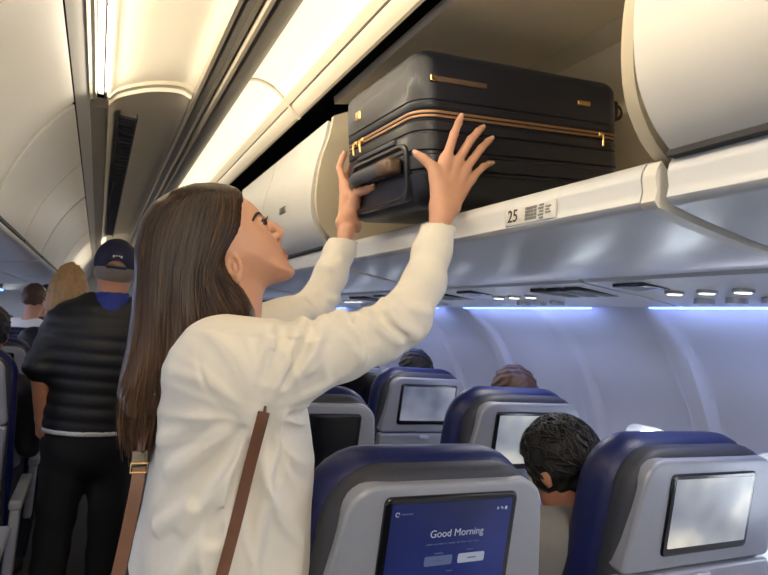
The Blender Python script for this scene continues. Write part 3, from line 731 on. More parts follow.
def head_f(p):
    a, b, c = hloc(p); s = poly2(FACE, a, b); D = .066; W = .070
    fwd = np.clip((a-.03)/.05, 0, 1); W = W-.010*fwd*np.clip((-b+.02)/.06, 0, 1)
    d = (np.sqrt(np.maximum(1-s/D, 0)**2+(c/W)**2)-1)*D*.92
    d = smin(d, chain(p, [hp(264.5, 221), hp(273, 226.5), hp(280.3, 231.5)], [.0065, .0068, .0078], .004), .010)
    for sg in (-1, 1): d = smin(d, ell(p, hp(276, 236.3)+sg*.0115*HW, (.0085, .0065, .0065)), .006)
    d = smin(d, cap(p, hp(279.5, 236), hp(280.5, 241), .0052, .004), .006)
    for sg in (-1, 1):
        d = smax(d, -ell(p, hp(278.2, 239.2)+sg*.0065*HW, (.0045, .003, .0028)), .002)
        E = EYEN if sg < 0 else EYEF
        d = smax(d, -cap(p, E+FWD*.012+UPF*.002-sg*.010*HW, E+FWD*.012+UPF*.002+sg*.004*HW, .010), .012)
        d = smin(d, cap(p, hp(250, 240)+sg*.045*HW, hp(262, 246)+sg*.036*HW, .013), .022)
        e = np.sqrt(((p-E)**2).sum(1)); d = smin(d, e-.0131, .005)
        v = (p-E)@UPF; d = smax(d, -np.maximum(e-.0150, np.maximum(np.abs(v+.0008)-.0027, -((p-E)@FWD)+.002)), .0012)
    d = smin(d, lips_f(p), .0035)
    for k in (0, 1): d = smin(d, ear_f(p, k), .004)
    return d
NECK = [hp(232, 284), hp(229, 308), hp(222, 345)]
TORSO = [(200, 331), (182, 345), (168, 368), (158, 405), (153, 450), (146, 490), (137, 530), (127, 575), (117, 625), (114, 690), (120, 730), (290, 740), (300, 690), (303, 640), (303, 575), (305.5, 520), (307, 465), (304, 425), (299, 392), (289, 360), (270, 336), (248, 325), (222, 324)]
TORSO = [(lambda q: (q[0], q[2]))(pix(*q, 1.075)) for q in TORSO]
def torso_f(p, inset=0.):
    s = poly2(TORSO, p[:, 0], p[:, 2])-inset; D = .125; z = p[:, 2]-H
    W = np.interp(z, [-.75, -.55, -.30, -.12, .02], [.205, .195, .185, .185, .13])-inset
    return (np.sqrt(np.maximum(1-s/D, 0)**2+((p[:, 1]-1.075)/W)**2)-1)*D*.8
ARM_R = [(pix(226, 364, .925), .075), (pix(262, 364, .912), .066), (pix(300, 361, .905), .0575), (pix(342, 347, .90), .0535), (pix(380, 334, .90), .047), (pix(404, 319, .905), .0455), (pix(424, 283, .935), .0385), (pix(432, 252, .962), .0355), (pix(441, 218, .99), .0335)]
ARM_L = [((.215, 1.235, H-.055), .068), (pix(286, 322, 1.262), .052), (pix(313, 311, 1.275), .0455), (pix(331, 274, 1.30), .0375), (pix(338, 254, 1.32), .035), (pix(347, 232, 1.345), .0325)]
def arm_f(p, A, inset=0., k=.02): return chain(p, [a for a, _ in A], [r-inset for _, r in A], k)
def pl(*L): return [pix(*q) for q in L]
FING_R = [(pl((446, 160, 1.008), (454, 134, 1.009), (458.6, 123, 1.019), (460.6, 117.5, 1.0265)), (.0108, .0090, .0080, .0072)),
          (pl((456, 164, 1.005), (470.5, 140, 1.008), (478, 131.5, 1.019), (482, 128, 1.0265)), (.0108, .0090, .0080, .0072)),
          (pl((464.5, 170, 1.006), (481, 148.5, 1.010), (488, 141.5, 1.020), (491, 139, 1.0265)), (.0104, .0086, .0076, .0068)),
          (pl((470.5, 179, 1.010), (483.5, 166.5, 1.013), (488.5, 164, 1.021), (491.5, 163, 1.027)), (.0096, .0076, .0066, .0060)),
          (pl((439, 190, .998), (432.5, 167, 1.004), (424, 159, 1.014), (416.5, 154, 1.0225)), (.0150, .0112, .0096, .0080))]
FING_L = [(pl((344.5, 186, 1.422), (339.5, 168, 1.450), (342.5, 157.5, 1.462), (345, 153, 1.463)), (.0112, .0095, .0084, .0076)),
          (pl((349, 190, 1.432), (344, 176, 1.460), (353, 165, 1.465), (360, 161, 1.462)), (.0108, .0092, .0082, .0074)),
          (pl((353, 197, 1.432), (350, 186, 1.460), (360, 178, 1.465), (367, 175, 1.462)), (.0104, .0088, .0078, .0070)),
          (pl((357, 205, 1.425), (357, 196, 1.455), (365, 191, 1.463), (371, 189, 1.462)), (.0096, .0078, .0068, .0062)),
          (pl((353.5, 207, 1.365), (357.5, 192.5, 1.327), (366.5, 190, 1.286), (373, 187.5, 1.254)), (.0150, .0118, .0100, .0084))]
WR_R = pl((439.5, 207, .992), (451, 208, .994)); WR_L = pl((343.5, 223, 1.358), (354, 226, 1.366))
def hand_f(p, F, W, inner, web):
    d = cap(p, W[0], W[1], .0185)
    for i, (P, R) in enumerate(F):
        d = smin(d, chain(p, P, R, .004), .007) if i < 4 else smin(d, chain(p, P, R, .004), .009)
        if i < 4:
            t = W[0]+(W[1]-W[0])*(i/3.); d = smin(d, cap(p, P[0], t, R[0]+.0016, .0155), .010)
            # finger tendon over the back of the hand
            d = smin(d, cap(p, P[0]+web*(R[0]*.80), t*.55+P[0]*.45+web*(R[0]*1.12), .0042, .0032), .004)
    d = smin(d, cap(p, F[4][0][0], W[0], .0155, .017), .014)
    d = smin(d, cap(p, F[4][0][1]*.5+F[4][0][0]*.5, F[0][0][0], .0085, .0095), .014)
    return d
VR = -ray(455, 170)/np.linalg.norm(ray(455, 170)); VL = np.array([-.75, -.6, .1])
def skin_f(p):
    d = boxed(p, HC-np.array([.15, .11, .13]), HC+np.array([.17, .11, .12]), head_f, .04)
    d = smin(d, cap(p, NECK[0], NECK[1], .050, .051), .030); d = smin(d, cap(p, NECK[1], NECK[2], .051, .062), .03)
    d = smin(d, torso_f(p, .026), .05)
    d = smin(d, arm_f(p, ARM_R, .016), .03); d = smin(d, arm_f(p, ARM_L, .016), .03)
    cR = ARM_R[-1][0]; d = smin(d, cap(p, cR*1.0, WR_R[0]*.5+WR_R[1]*.5, .0235, .021), .012)
    cL = ARM_L[-1][0]; d = smin(d, cap(p, cL*1.0, WR_L[0]*.5+WR_L[1]*.5, .0235, .021), .012)
    d = smin(d, boxed(p, pix(445, 170, 1.0)-.12, pix(445, 170, 1.0)+.12, lambda q: hand_f(q, FING_R, WR_R, None, VR), .03), .008)
    d = smin(d, boxed(p, pix(352, 190, 1.38)-.14, pix(352, 190, 1.38)+.14, lambda q: hand_f(q, FING_L, WR_L, None, VL), .03), .008)
    return d
def lipmask(c):
    i = np.zeros(len(c)); near = np.sqrt(((c-hp(283, 253))**2).sum(1)) < .035
    if near.any(): i[near] = (lips_f(c[near]) < .0012) & ((c[near]-hp(276.5, 256))@HU > -.004)
    return i
body = sdf_mesh('body', skin_f, (-.02, .78, .68), (.80, 1.56, 1.96), .003, [M['skin'], M['lip']], person, 1, lipmask, ROOT)

# eyes, brows, lashes
for E in (EYEN, EYEF):
    e = MB().ball((0, 0, 0), .0123, 20, 14).build('eye', M['eye'], person); e.location = E-ROOT
    LOOK = FWD*.85-HW*.62+UPF*.1; LOOK /= np.linalg.norm(LOOK)
    MB().ball(LOOK*.0042, .0096, 16, 12).build('iris', M['iris'], e)
def on_skin(f, L, lift=.0006):
    out = []
    for q in L:
        t = trace(f, *q)
        if t is not None: out.append(t-ray(q[0], q[1])/np.linalg.norm(ray(q[0], q[1]))*lift-ROOT)
    return out
br = on_skin(head_f, spline([(252.6, 221), (254.6, 217), (257, 213.6), (259.4, 213.2), (261.3, 215.2)], 3), .0002)
bw = MB().tube(br, [.0009+.0017*math.sin(math.pi*min(1, .15+k/len(br))) for k in range(len(br))], 8)
ms = [mirror(b+ROOT)-ROOT for b in br]; bw.tube(ms, [.0009+.0017*math.sin(math.pi*min(1, .15+k/len(ms))) for k in range(len(ms))], 8)
bw.build('eyebrow', M['lash'], person)
ls = MB()
for E, s in ((EYEN, -1), (EYEF, 1)):
    arc = [E+.0138*(FWD*math.cos(a)*.93+HW*s*math.sin(a)*.93)+UPF*.0028 for a in np.linspace(-.75, 1.15, 9)]
    ls.tube([a-ROOT for a in arc], [.0007, .0012, .0015, .0016, .0016, .0015, .0014, .0012, .0008], 6)
    for a in np.linspace(-.5, 1.1, 9):
        d0 = FWD*math.cos(a)+HW*s*math.sin(a); b0 = E+.0138*.93*d0+UPF*.0038-ROOT; ls.tube([b0, b0+d0*.004+UPF*.001, b0+d0*.0065+UPF*.004], [.0005, .0004, .0002], 4)
ls.build('eyelash', M['lash'], person)
def nail(P, R, view, m=M['nail']):
    P = [np.array(q) for q in P]; ax = P[-1]-P[-2]; ax /= np.linalg.norm(ax); n = view-ax*(view@ax); n /= np.linalg.norm(n); sd = np.cross(ax, n)
    c = P[-1]+n*R[-1]*.74+ax*R[-1]*.35-ROOT; o = MB().ball((0, 0, 0), (R[-1]*.86, R[-1]*.66, R[-1]*.30), 12, 8).build('fingernail', m, person)
    o.matrix_basis = Matrix.Translation(c)@Matrix((ax, sd, n)).transposed().to_4x4()
for P, R in FING_R[:4]: nail(P, R, VR)
nail(*FING_R[4], VR*.6+np.array([-.5, 0, .5])); nail(*FING_L[4], np.array([-.3, -.6, .7])); nail(*FING_L[0], np.array([-.6, .4, .3]))

# sweater: torso, sleeves, folds traced from where they fall
def sweater0(p):
    d = torso_f(p)
    d = smin(d, cap(p, pix(222, 385, .955), pix(216, 540, .985), .082, .085), .06)
    d = smin(d, arm_f(p, ARM_R), .055); d = smin(d, arm_f(p, ARM_L), .05)
    return d
RIDGE = [([(302, 322), (296, 340), (287, 362), (280, 382)], .012, .006), ([(271, 330), (265, 350), (260, 378)], .011, .0045), ([(341, 314), (356, 328), (364, 345), (361, 358)], .010, .008),
         ([(366, 311), (376, 325), (398, 341)], .009, .005), ([(389, 314), (400, 327), (416, 336)], .008, .004), ([(322, 322), (318, 340), (309, 368)], .010, .004), ([(396, 297), (410, 308), (428, 312)], .008, .003),
         ([(249, 412), (232, 450), (212, 484), (182, 512), (150, 535)], .012, .0055), ([(236, 455), (218, 485), (196, 510), (164, 566)], .013, .006), ([(258, 420), (243, 462), (226, 500), (205, 560)], .012, .006),
         ([(281, 415), (272, 460), (262, 510), (252, 575)], .013, .006), ([(298, 405), (300, 460), (296, 575)], .012, .004),
         ([(222, 430), (200, 452), (172, 470)], .012, .003), ([(205, 418), (182, 432), (164, 440)], .012, .0025), ([(200, 545), (180, 570), (170, 600)], .014, .006),
         ([(318, 293), (331, 300), (338, 300)], .008, .004), ([(300, 300), (310, 310), (322, 318)], .008, .003), ([(340, 262), (333, 268), (325, 268)], .007, .0025)]
GROOVE = [([(356, 322), (368, 338), (371, 352)], .006, .004), ([(381, 314), (389, 325), (404, 336)], .005, .003), ([(240, 432), (222, 470), (196, 500)], .009, .006),
          ([(250, 445), (235, 485), (215, 540)], .009, .005), ([(310, 333), (301, 355), (290, 385)], .009, .004), ([(286, 322), (277, 345), (268, 380)], .008, .003), ([(289, 420), (281, 480), (270, 575)], .010, .004)]
def folds(L, sgn):
    out = []
    for pts, r, h in L:
        q = [trace(sweater0, *a) for a in spline(pts, 3)]; q = [a for a in q if a is not None]
        k = next((j for j in range(1, len(q)) if np.linalg.norm(q[j]-q[j-1]) > .035), len(q)); q = q[:k] if k > len(q)/2 else q[k:]
        if len(q) < 3 or max(np.linalg.norm(q[j]-q[j-1]) for j in range(1, len(q))) > .035: continue
        v = [(CAMP-a)/np.linalg.norm(CAMP-a) for a in q]; n = len(q)
        w = [math.sin(math.pi*(.12+.76*i/(n-1))) for i in range(n)]
        out.append(([a+b*(1.75*h*k-r if sgn > 0 else r-1.05*h*k) for a, b, k in zip(q, v, w)], [r]*n))
    return out
RG = folds(RIDGE, 1); GR = folds(GROOVE, -1); SEAM = folds([([(196, 350), (199, 368), (208, 392), (222, 409), (236, 418)], .0032, .0016)], -1)
def cut(A): 
    a, b = np.asarray(A[-2][0]), np.asarray(A[-1][0]); n = (b-a)/np.linalg.norm(b-a); return b-n*.002, n
PIT = pix(248, 408, .93)
CUTS = [cut(ARM_R), cut(ARM_L)]
def sweater_f(p):
    d = sweater0(p)
    for P, R in RG:
        lo = np.min(P, 0)-.03; hi = np.max(P, 0)+.03
        i = ((p > lo) & (p < hi)).all(1)
        if i.any(): d[i] = smin(d[i], chain(p[i], P, R), .012)
    for P, R in GR:
        lo = np.min(P, 0)-.03; hi = np.max(P, 0)+.03
        i = ((p > lo) & (p < hi)).all(1)
        if i.any(): d[i] = smax(d[i], -chain(p[i], P, R), .010)
    # cloth drawn into pleats that fan out from the armpit, and slack gathered along the raised sleeve
    i = (p[:, 1] < 1.08) & (p[:, 2] < H-.02)
    if i.any():
        q = p[i]-PIT; rr = np.hypot(q[:, 0], q[:, 2]); an = np.arctan2(q[:, 2], q[:, 0]); k = np.clip((rr-.03)/.07, 0, 1)*np.clip((.42-rr)/.2, 0, 1)*np.clip((1.06-p[i][:, 1])/.10, 0, 1)*np.clip((q[:, 0]+.17)/.12, .12, 1)*np.clip((.13-q[:, 0])/.05, .25, 1)
        w = 1-np.abs(np.sin(an*5.5+.8*np.sin(rr*21)+.5)); w2 = 1-np.abs(np.sin(an*9+1.3*np.sin(rr*15)+1.1)); d[i] -= k*(.0075*w**1.6+.0035*w2**2-.0035)
    A0, A1 = np.asarray(ARM_R[0][0]), np.asarray(ARM_R[5][0]); ax = (A1-A0)/np.linalg.norm(A1-A0); q = p-A0; t = q@ax; off = q-t[:, None]*ax; rd = np.sqrt((off**2).sum(1))
    k = np.clip((t-.04)/.05, 0, 1)*np.clip((.33-t)/.05, 0, 1)*(rd < .10)*np.clip((off[:, 2]+.075)/.05, 0, 1)
    w = 1-np.abs(np.sin((t+off[:, 2]*.45)*46+1.2*np.sin(t*17+off[:, 1]*22))); d -= k*.0045*(w**1.8-.3)
    for P, R in SEAM:
        i = ((p > np.min(P, 0)-.02) & (p < np.max(P, 0)+.02)).all(1)
        if i.any(): d[i] = smax(d[i], -chain(p[i], P, R), .0025)
    d = d-.0007*np.sin(p[:, 0]*38+p[:, 2]*21)*np.sin(p[:, 2]*47-p[:, 1]*30)
    for (c, n), k in zip(CUTS, (0, 1)):
        q = p-c; near = (q**2).sum(1) < .12**2; h = q@n
        # ribbed cuff: a shallow step above the wrist
        if near.any():
            hh = h[near]; d[near] = np.maximum(d[near]-.0015*(hh > -.034)*(hh < .02), hh)
    d = np.maximum(d, (H-.70)-p[:, 2])
    d = smax(d, -cap(p, NECK[0], NECK[2]+(NECK[2]-NECK[1])*.1, .0555, .050), .006)
    return d
sw = sdf_mesh('sweater', sweater_f, (-.04, .74, .66), (.80, 1.46, 1.62), .0034, M['sweater'], person, 2, None, ROOT)
cr = NECK[1]*.38+NECK[2]*.62; ca = (NECK[2]-NECK[1]); ca /= np.linalg.norm(ca); c1 = np.cross(ca, HW); c1 /= np.linalg.norm(c1)
MB().tube([cr+.0605*(c1*math.cos(a)+HW*math.sin(a))-ROOT for a in np.linspace(0, 2*math.pi, 40)[:-1]], .0075, 8, closed=True, ry=.011).build('collar', M['sweater'], sw)

# trousers and shoes below the frame
def trous_f(p):
    q = p-np.array([ROOT[0]-.07, ROOT[1], 0]); d = ell(q, (0, 0, .84), (.135, .178, .16))
    for s in (-1, 1): d = smin(d, chain(q, [(0, s*.085, .84), (.01, s*.09, .48), (-.01, s*.10, .06)], [.090, .060, .048]), .03)
    return np.maximum(d, .055-q[:, 2])
sdf_mesh('trousers', trous_f, (-.10, .80, .0), (.45, 1.36, 1.02), .008, M['trousers'], person, 2, None, ROOT)
for s in (-1, 1):
    sh = MB().rings([[(x*k-.02, s*.10+y*k, z) for x, y in rrect(.25, .09, .043, 6)] for k, z in ((.96, .0), (1, .012), (.98, .03), (.88, .06), (.55, .085))]).build('shoe', M['white'], person, smooth=60)

# hair: a combed mass and separate strands laid over it
HAIRP = h2([(243, 196), (238, 189), (227, 185), (212, 183), (194, 184), (172, 192), (153, 205), (142, 223), (137, 245), (136, 275), (135, 310), (130, 345), (123, 374), (119, 392), (124, 408), (134, 419), (146, 424), (156, 414), (168, 408), (186, 372), (206, 348), (232, 333), (256, 325), (256, 311), (249, 297), (241, 285), (233, 279), (228, 271), (228, 259), (234, 251), (241, 244), (245, 234), (246, 219), (245, 206)])
def hair_f(p):
    a, b, c = hloc(p); s = poly2(HAIRP, a, b)
    W = np.interp(b, [-.42, -.25, -.12, -.02, .06, .10, .125], [.075, .10, .100, .088, .079, .066, .048]); D = np.interp(b, [-.2, -.06, .06, .12], [.024, .020, .026, .05])
    d = (np.sqrt(np.maximum(1-s/D, 0)**2+(c/W)**2)-1)*D*.75
    # clumps
    return d-.0010*np.sin(a*140+b*40+6*np.sin(b*14))*np.clip((.06-b)/.2, 0, 1)
hm = M['hair']
def ombre(m, light, z0, z1):
    nt = m.node_tree; b = nt.nodes['Principled BSDF']; src = b.inputs['Base Color'].links[0].from_socket
    tc = nt.nodes.new('ShaderNodeTexCoord'); sp = nt.nodes.new('ShaderNodeSeparateXYZ'); mr = nt.nodes.new('ShaderNodeMapRange'); mx = nt.nodes.new('ShaderNodeMixRGB')
    mr.inputs['From Min'].default_value = z0; mr.inputs['From Max'].default_value = z1
    nt.links.new(tc.outputs['Object'], sp.inputs[0]); nt.links.new(sp.outputs['Z'], mr.inputs['Value']); nt.links.new(mr.outputs[0], mx.inputs[0])
    nt.links.new(src, mx.inputs[1]); mx.inputs[2].default_value = (*lin(light), 1); nt.links.new(mx.outputs[0], b.inputs['Base Color'])
ombre(M['hair'], (104, 76, 56), H+.06, H-.26); ombre(M['hairlight'], (150, 116, 88), H+.04, H-.30)
hair = sdf_mesh('hair', hair_f, HC-np.array([.24, .13, .44]), HC+np.array([.12, .13, .16]), .004, M['hair'], person, 2, None, ROOT)
GUIDE = [[(242, 195), (244, 208), (243.5, 226), (240, 241), (231, 251), (225.5, 261), (228, 275), (240, 289), (249, 305), (255, 322)],
         [(228, 189), (229, 205), (225, 225), (217, 245), (210, 262), (209, 278), (214, 295), (222, 312), (228, 325), (231, 333)],
         [(206, 187), (200, 205), (194, 228), (188, 252), (184, 278), (183, 304), (184, 328), (184, 350), (178, 372), (170, 392)],
         [(190, 189), (176, 208), (168, 232), (163, 258), (160, 286), (160, 316), (160, 350), (158, 384), (154, 420), (148, 456)],
         [(180, 192), (160, 210), (151, 236), (147, 264), (146, 294), (146, 326), (143, 362), (138, 396), (134, 426), (138, 452)],
         [(172, 195), (150, 214), (141, 242), (138.5, 272), (137.5, 304), (135, 336), (129, 364), (121, 390), (116, 410), (120, 434)]]
GUIDE = [np.array(spline(g_, 2)) for g_ in GUIDE]
def strands(n, mirror_side, m, name, rad):
    q = MB(); allp = []; meta = []
    for _ in range(n):
        s = RNG.random()**.9*(len(GUIDE)-1); i = min(int(s), len(GUIDE)-2); t = s-i
        L = GUIDE[i]*(1-t)+GUIDE[i+1]*t; k = len(L)
        wob = RNG.normal(0, 1.1); ph = RNG.random()*6.28; am = RNG.normal(0, .7)
        u = np.linspace(0, 1, k); L = L.copy(); L[:, 0] += wob*u*1.6+am*np.sin(ph+u*7)*u; L[:, 1] += RNG.normal(0, 1.5)*(1-u)+RNG.normal(2, 7)*u**3
        end = int(k*(.72+.28*RNG.random())) if RNG.random() < .35 else k
        L = L[:max(end, 6)]; pts = []
        for a in L: allp.append(a)
        meta.append((len(L), RNG.random()))
    # all sight lines at once
    A = np.array(allp); R_ = np.stack([ray(*a) for a in A]); y = np.linspace(.90, 1.10, 70); hit = np.full(len(A), np.nan)
    for yy in y:
        P = R_*yy+CAMP; v = hair_f(P); new = np.isnan(hit) & (v < .0005); hit[new] = yy
    back = ((HC-CAMP)@HW)/(R_@HW); hit = np.where(np.isnan(hit), back-.004+np.repeat(RNG.normal(-.02, .03, len(meta)), [k for k, _ in meta]), hit); P = R_*hit[:, None]+CAMP; o = 0
    for k, rr in meta:
        c = P[o:o+k].copy(); o += k
        for _ in range(2): c[1:-1] = .25*c[:-2]+.5*c[1:-1]+.25*c[2:]
        c = c+(CAMP-c)/np.linalg.norm(CAMP-c, axis=1)[:, None]*(-.0008+.0032*rr)
        if mirror_side: c = np.array([mirror(z) for z in c])
        r = rad*(.7+.6*rr); q.tube([z-ROOT for z in c], [r*(1-.75*(j/(k-1))**3) for j in range(k)], 3)
    return q.build(name, m, hair, smooth=180)
strands(1500, False, M['hair'], 'hair_strands', .0011); strands(620, False, M['hairlight'], 'hair_strands', .0008); strands(500, True, M['hair'], 'hair_strands', .0013)

# the shoulder bag on its long strap
def ribbon(P, N, w, t):
    P = [np.array(a) for a in P]; R = []
    for i, a in enumerate(P):
        tg = P[min(i+1, len(P)-1)]-P[max(i-1, 0)]; tg /= np.linalg.norm(tg); n = np.array(N[i], float); n -= tg*(n@tg); n /= np.linalg.norm(n); s = np.cross(tg, n)
        R.append([a+s*w/2-n*t/2, a-s*w/2-n*t/2, a-s*w/2+n*t/2, a+s*w/2+n*t/2])
    return MB().rings(R)
BR = np.array([.165, .90, .60]); bag = tag(empty('shoulder_bag', BR), 'brown leather shoulder bag hanging by its long strap from the woman in the cream sweater', 'bag')
front = [trace(sweater_f, *a) for a in spline([(264, 412), (261, 424), (250, 465), (238, 515), (222, 575)], 4)]; front = np.array(front)
for _ in range(3): front[1:-1] = .25*front[:-2]+.5*front[1:-1]+.25*front[2:]
front = [a+(CAMP-a)/np.linalg.norm(CAMP-a)*.006 for a in front]
front += [pix(214, 606, .855), pix(206, 640, .86)]
bk = [pix(*a) for a in spline([(140, 452, 1.0), (139, 468, .985), (136, 490, .975), (127, 535, .965), (118, 575, .955), (110, 615, .945)], 3)]
ribbon([a-BR for a in front], [(CAMP-a) for a in front], .0175, .003).build('strap', M['strap'], bag)
ribbon([a-BR for a in bk], [(CAMP-a) for a in bk], .019, .003).build('strap', M['strap'], bag)
over = spline([bk[0], (.115, 1.10, H-.06), (.15, 1.19, H+.022), (.25, 1.235, H+.035), (.36, 1.20, H-.06), (.35, 1.10, H-.12), (.30, .955, H-.15), front[0]], 6)
ribbon([np.array(a)-BR for a in over], [(np.array(a)-np.array([.22, 1.1, H-.2])) if i < len(over)-9 else (CAMP-np.array(a)) for i, a in enumerate(over)], .018, .003).build('strap', M['strap'], bag)
top = bk[1]-BR; ribbon([bk[0]-BR, bk[3]-BR], [CAMP-bk[0], CAMP-bk[3]], .022, .006).build('strap_end', M['black'], bag)
q = MB(); b3 = bk[3]-BR; v3 = (CAMP-bk[3])/np.linalg.norm(CAMP-bk[3]); 
q.tube([b3+v3*.004+np.array([x*.012, 0, z*.007]) for x, z in ((-1, -1), (1, -1), (1, 1), (-1, 1))], .0016, 6, closed=True); q.build('buckle', M['gold'], bag)
e0, e1 = bk[-1], front[-1]
MB().rbox(-.13, .09, -.05, .04, -.10, .10, .03, 4).build('bag_body', M['strap'], bag, smooth=50)

# ------------------------------------------------------------------ the other passengers
def simple_head(p, c, f, sc=1.0):
    f = np.asarray(f, float); f = f/np.linalg.norm(f); r = np.cross(f, (0, 0, 1)); r /= np.linalg.norm(r); u = np.cross(r, f); A = np.array([r, f, u]); c = np.asarray(c, float)
    d = ell(p, c+u*.02*sc-f*.008*sc, np.array([.076, .096, .098])*sc, A)
    d = smin(d, ell(p, c-u*.055*sc+f*.022*sc, np.array([.058, .066, .065])*sc, A), .04)
    d = smin(d, cap(p, c+f*.088*sc+u*.005*sc, c+f*.106*sc-u*.026*sc, .009*sc, .013*sc), .012)
    d = smin(d, cap(p, c+f*.082*sc-u*.062*sc-r*.018*sc, c+f*.082*sc-u*.062*sc+r*.018*sc, .008*sc), .008)
    for s in (-1, 1):
        d = smin(d, ell(p, c+r*s*.078*sc-f*.004*sc-u*.012*sc, np.array([.009, .019, .032])*sc, A), .006)
        d = smax(d, -ell(p, c+r*s*.034*sc+f*.098*sc+u*.012*sc, np.array([.017, .012, .010])*sc, A), .01)
    return d
def face_bits(c, f, root, parent, sc=1.0):
    f = np.asarray(f, float); f = f/np.linalg.norm(f); r = np.cross(f, (0, 0, 1)); r /= np.linalg.norm(r); u = np.cross(r, f)
    for s in (-1, 1):
        e = MB().ball(np.asarray(c)+r*s*.033*sc+f*.078*sc+u*.012*sc-root, .0115*sc, 12, 8).build('eye', M['eye'], parent)
        MB().ball(np.asarray(c)+r*s*.033*sc+f*.0855*sc+u*.012*sc-root, .0052*sc, 10, 6).build('iris', M['iris'], e)
def mini_hand(p, w, dr, side, k=.9):
    dr = np.asarray(dr, float)/np.linalg.norm(dr); side = np.asarray(side, float); side = side-dr*(side@dr); side /= np.linalg.norm(side); n = np.cross(dr, side); w = np.asarray(w, float)
    d = cap(p, w, w+dr*.07*k, .022, .024)
    for i, (o, L) in enumerate(((-.027, .075), (-.009, .085), (.009, .08), (.026, .062))):
        a = w+dr*.075*k+side*o; b = a+dr*L*.5*k+n*.012; c = b+dr*L*.42*k+n*.026; d = smin(d, chain(p, [a-dr*.03, a, b, c], [.011, .0105, .009, .0075]), .008)
    a = w+dr*.015-side*.022; b = a+dr*.035-side*.022+n*.012; return smin(d, chain(p, [a, b, b+dr*.034+n*.012], [.014, .011, .009]), .01)

# man in the black quilted vest, seen from behind
MX, MY = .035, 2.80; MR = np.array([MX, MY, 0.]); man = tag(empty('person', MR), 'man in a navy cap and black quilted vest standing in the aisle, seen from behind', 'person')
mh_ = pix(115.5, 270, 2.81); mf = (.06, 1, -.02)
S_L, E_L, W_L2 = pix(66, 326, 2.80), pix(41, 364, 2.76), pix(42, 418, 2.80)
S_R2, E_R2, W_R2 = pix(146, 322, 2.80), pix(156, 384, 2.78), pix(140, 450, 2.82)
def man_torso(p, o=0.):
    q = p-MR
    d = ell(q, (.0, 0, 1.28), (.205+o, .125+o, .20+o)); d = smin(d, ell(q, (0, 0, 1.08), (.172+o, .125+o, .22+o)), .08); d = smin(d, ell(q, (0, .0, .93), (.175+o, .13+o, .15+o)), .06)
    d = smin(d, cap(p, S_L+np.array([.03, 0, .0]), S_R2-np.array([.03, 0, 0]), .062+o), .06)
    return d
def man_skin(p):
    d = simple_head(p, mh_, mf); d = smin(d, cap(p, mh_-np.array([0, .02, .05]), mh_-np.array([.005, .03, .19]), .058, .062), .03); d = smin(d, man_torso(p, -.03), .05)
    for S, E_, W_, sd in ((S_L, E_L, W_L2, 1), (S_R2, E_R2, W_R2, -1)):
        d = smin(d, chain(p, [S, E_, W_], [.05, .042, .027]), .03)
        d = smin(d, boxed(p, W_-.24, W_+.24, lambda q: mini_hand(q, W_, (W_-E_)+np.array([0, .02, -.1]), (0, sd*1., 0)), .03), .015)
    return d
sdf_mesh('body', man_skin, (-.40, 2.5, .55), (.50, 3.1, 1.78), .007, M['skin2'], man, 2, None, MR); face_bits(mh_, mf, MR, man)
def vest_f(p):
    d = man_torso(p, .016)
    for S, E_ in ((S_L, E_L), (S_R2, E_R2)):
        n = (E_-S)/np.linalg.norm(E_-S); a = cap(p, S, E_+n*.01, .078, .062); d = smin(d, a, .05)
    zz = p[:, 2]; d = d-.0055*(np.abs(np.sin(math.pi*zz/.056+np.sin(p[:, 0]*9)*.25))-.5)
    d = np.maximum(d, (H-.512)-zz); return smax(d, -cap(p, mh_-np.array([0, .02, .06]), mh_-np.array([0, .03, .165]), .072), .01)
sdf_mesh('vest', vest_f, (-.42, 2.5, .80), (.50, 3.1, 1.56), .007, M['vest'], man, 1, None, MR)
sdf_mesh('shirt_hem', lambda p: np.maximum(man_torso(p, .020), np.abs(p[:, 2]-(H-.512))-.011), (-.3, 2.5, .85), (.35, 3.1, .96), .006, M['white'], man, 2, None, MR)
def mt_f(p):
    q = p-MR; d = ell(q, (0, 0, .86), (.182, .138, .17))
    for s in (-1, 1): d = smin(d, chain(q, [(s*.085, 0, .84), (s*.10, .0, .48), (s*.105, -.01, .08)], [.098, .074, .062]), .03)
    d = d-.002*np.sin(p[:, 2]*50+p[:, 0]*20)
    return np.maximum(np.maximum(d, .05-q[:, 2]), q[:, 2]-.925)
sdf_mesh('trousers', mt_f, (-.3, 2.5, 0), (.4, 3.1, .98), .008, M['blacktrouser'], man, 2, None, MR)
for s in (-1, 1): MB().rings([[(s*.105+x*k, .05+y*k, z) for x, y in rrect(.10, .27, .048, 6)] for k, z in ((.96, 0), (1, .012), (.98, .03), (.86, .06), (.5, .09))]).build('shoe', M['rubber'], man, smooth=60)
sdf_mesh('collar', lambda p: smax(cap(p, mh_-np.array([0, .030, .125]), mh_-np.array([.003, .03, .170]), .070, .094), np.maximum((p[:, 2]-mh_[2]+.095), -cap(p, mh_-np.array([0, .028, .0]), mh_-np.array([.003, .03, .2]), .058, .064)), .006), mh_-np.array([.15, .16, .30]), mh_+np.array([.15, .14, 0]), .006, M['collar'], man, 2, None, MR)
def cap_f(p):
    q = p-mh_; d = ell(q, (0, -.006, .030), (.089, .108, .108)); d = np.maximum(d, .004-q[:, 2]-.25*np.maximum(q[:, 1], 0)*0)
    d = np.maximum(d, -ell(q, (0, -.006, .025), (.082, .101, .100)))
    return np.maximum(d, -ell(q, (0, -.115, .004), (.040, .05, .030)))
cp = sdf_mesh('cap', cap_f, mh_-np.array([.12, .14, .02]), mh_+np.array([.12, .22, .16]), .004, M['navycap'], man, 1, None, MR)
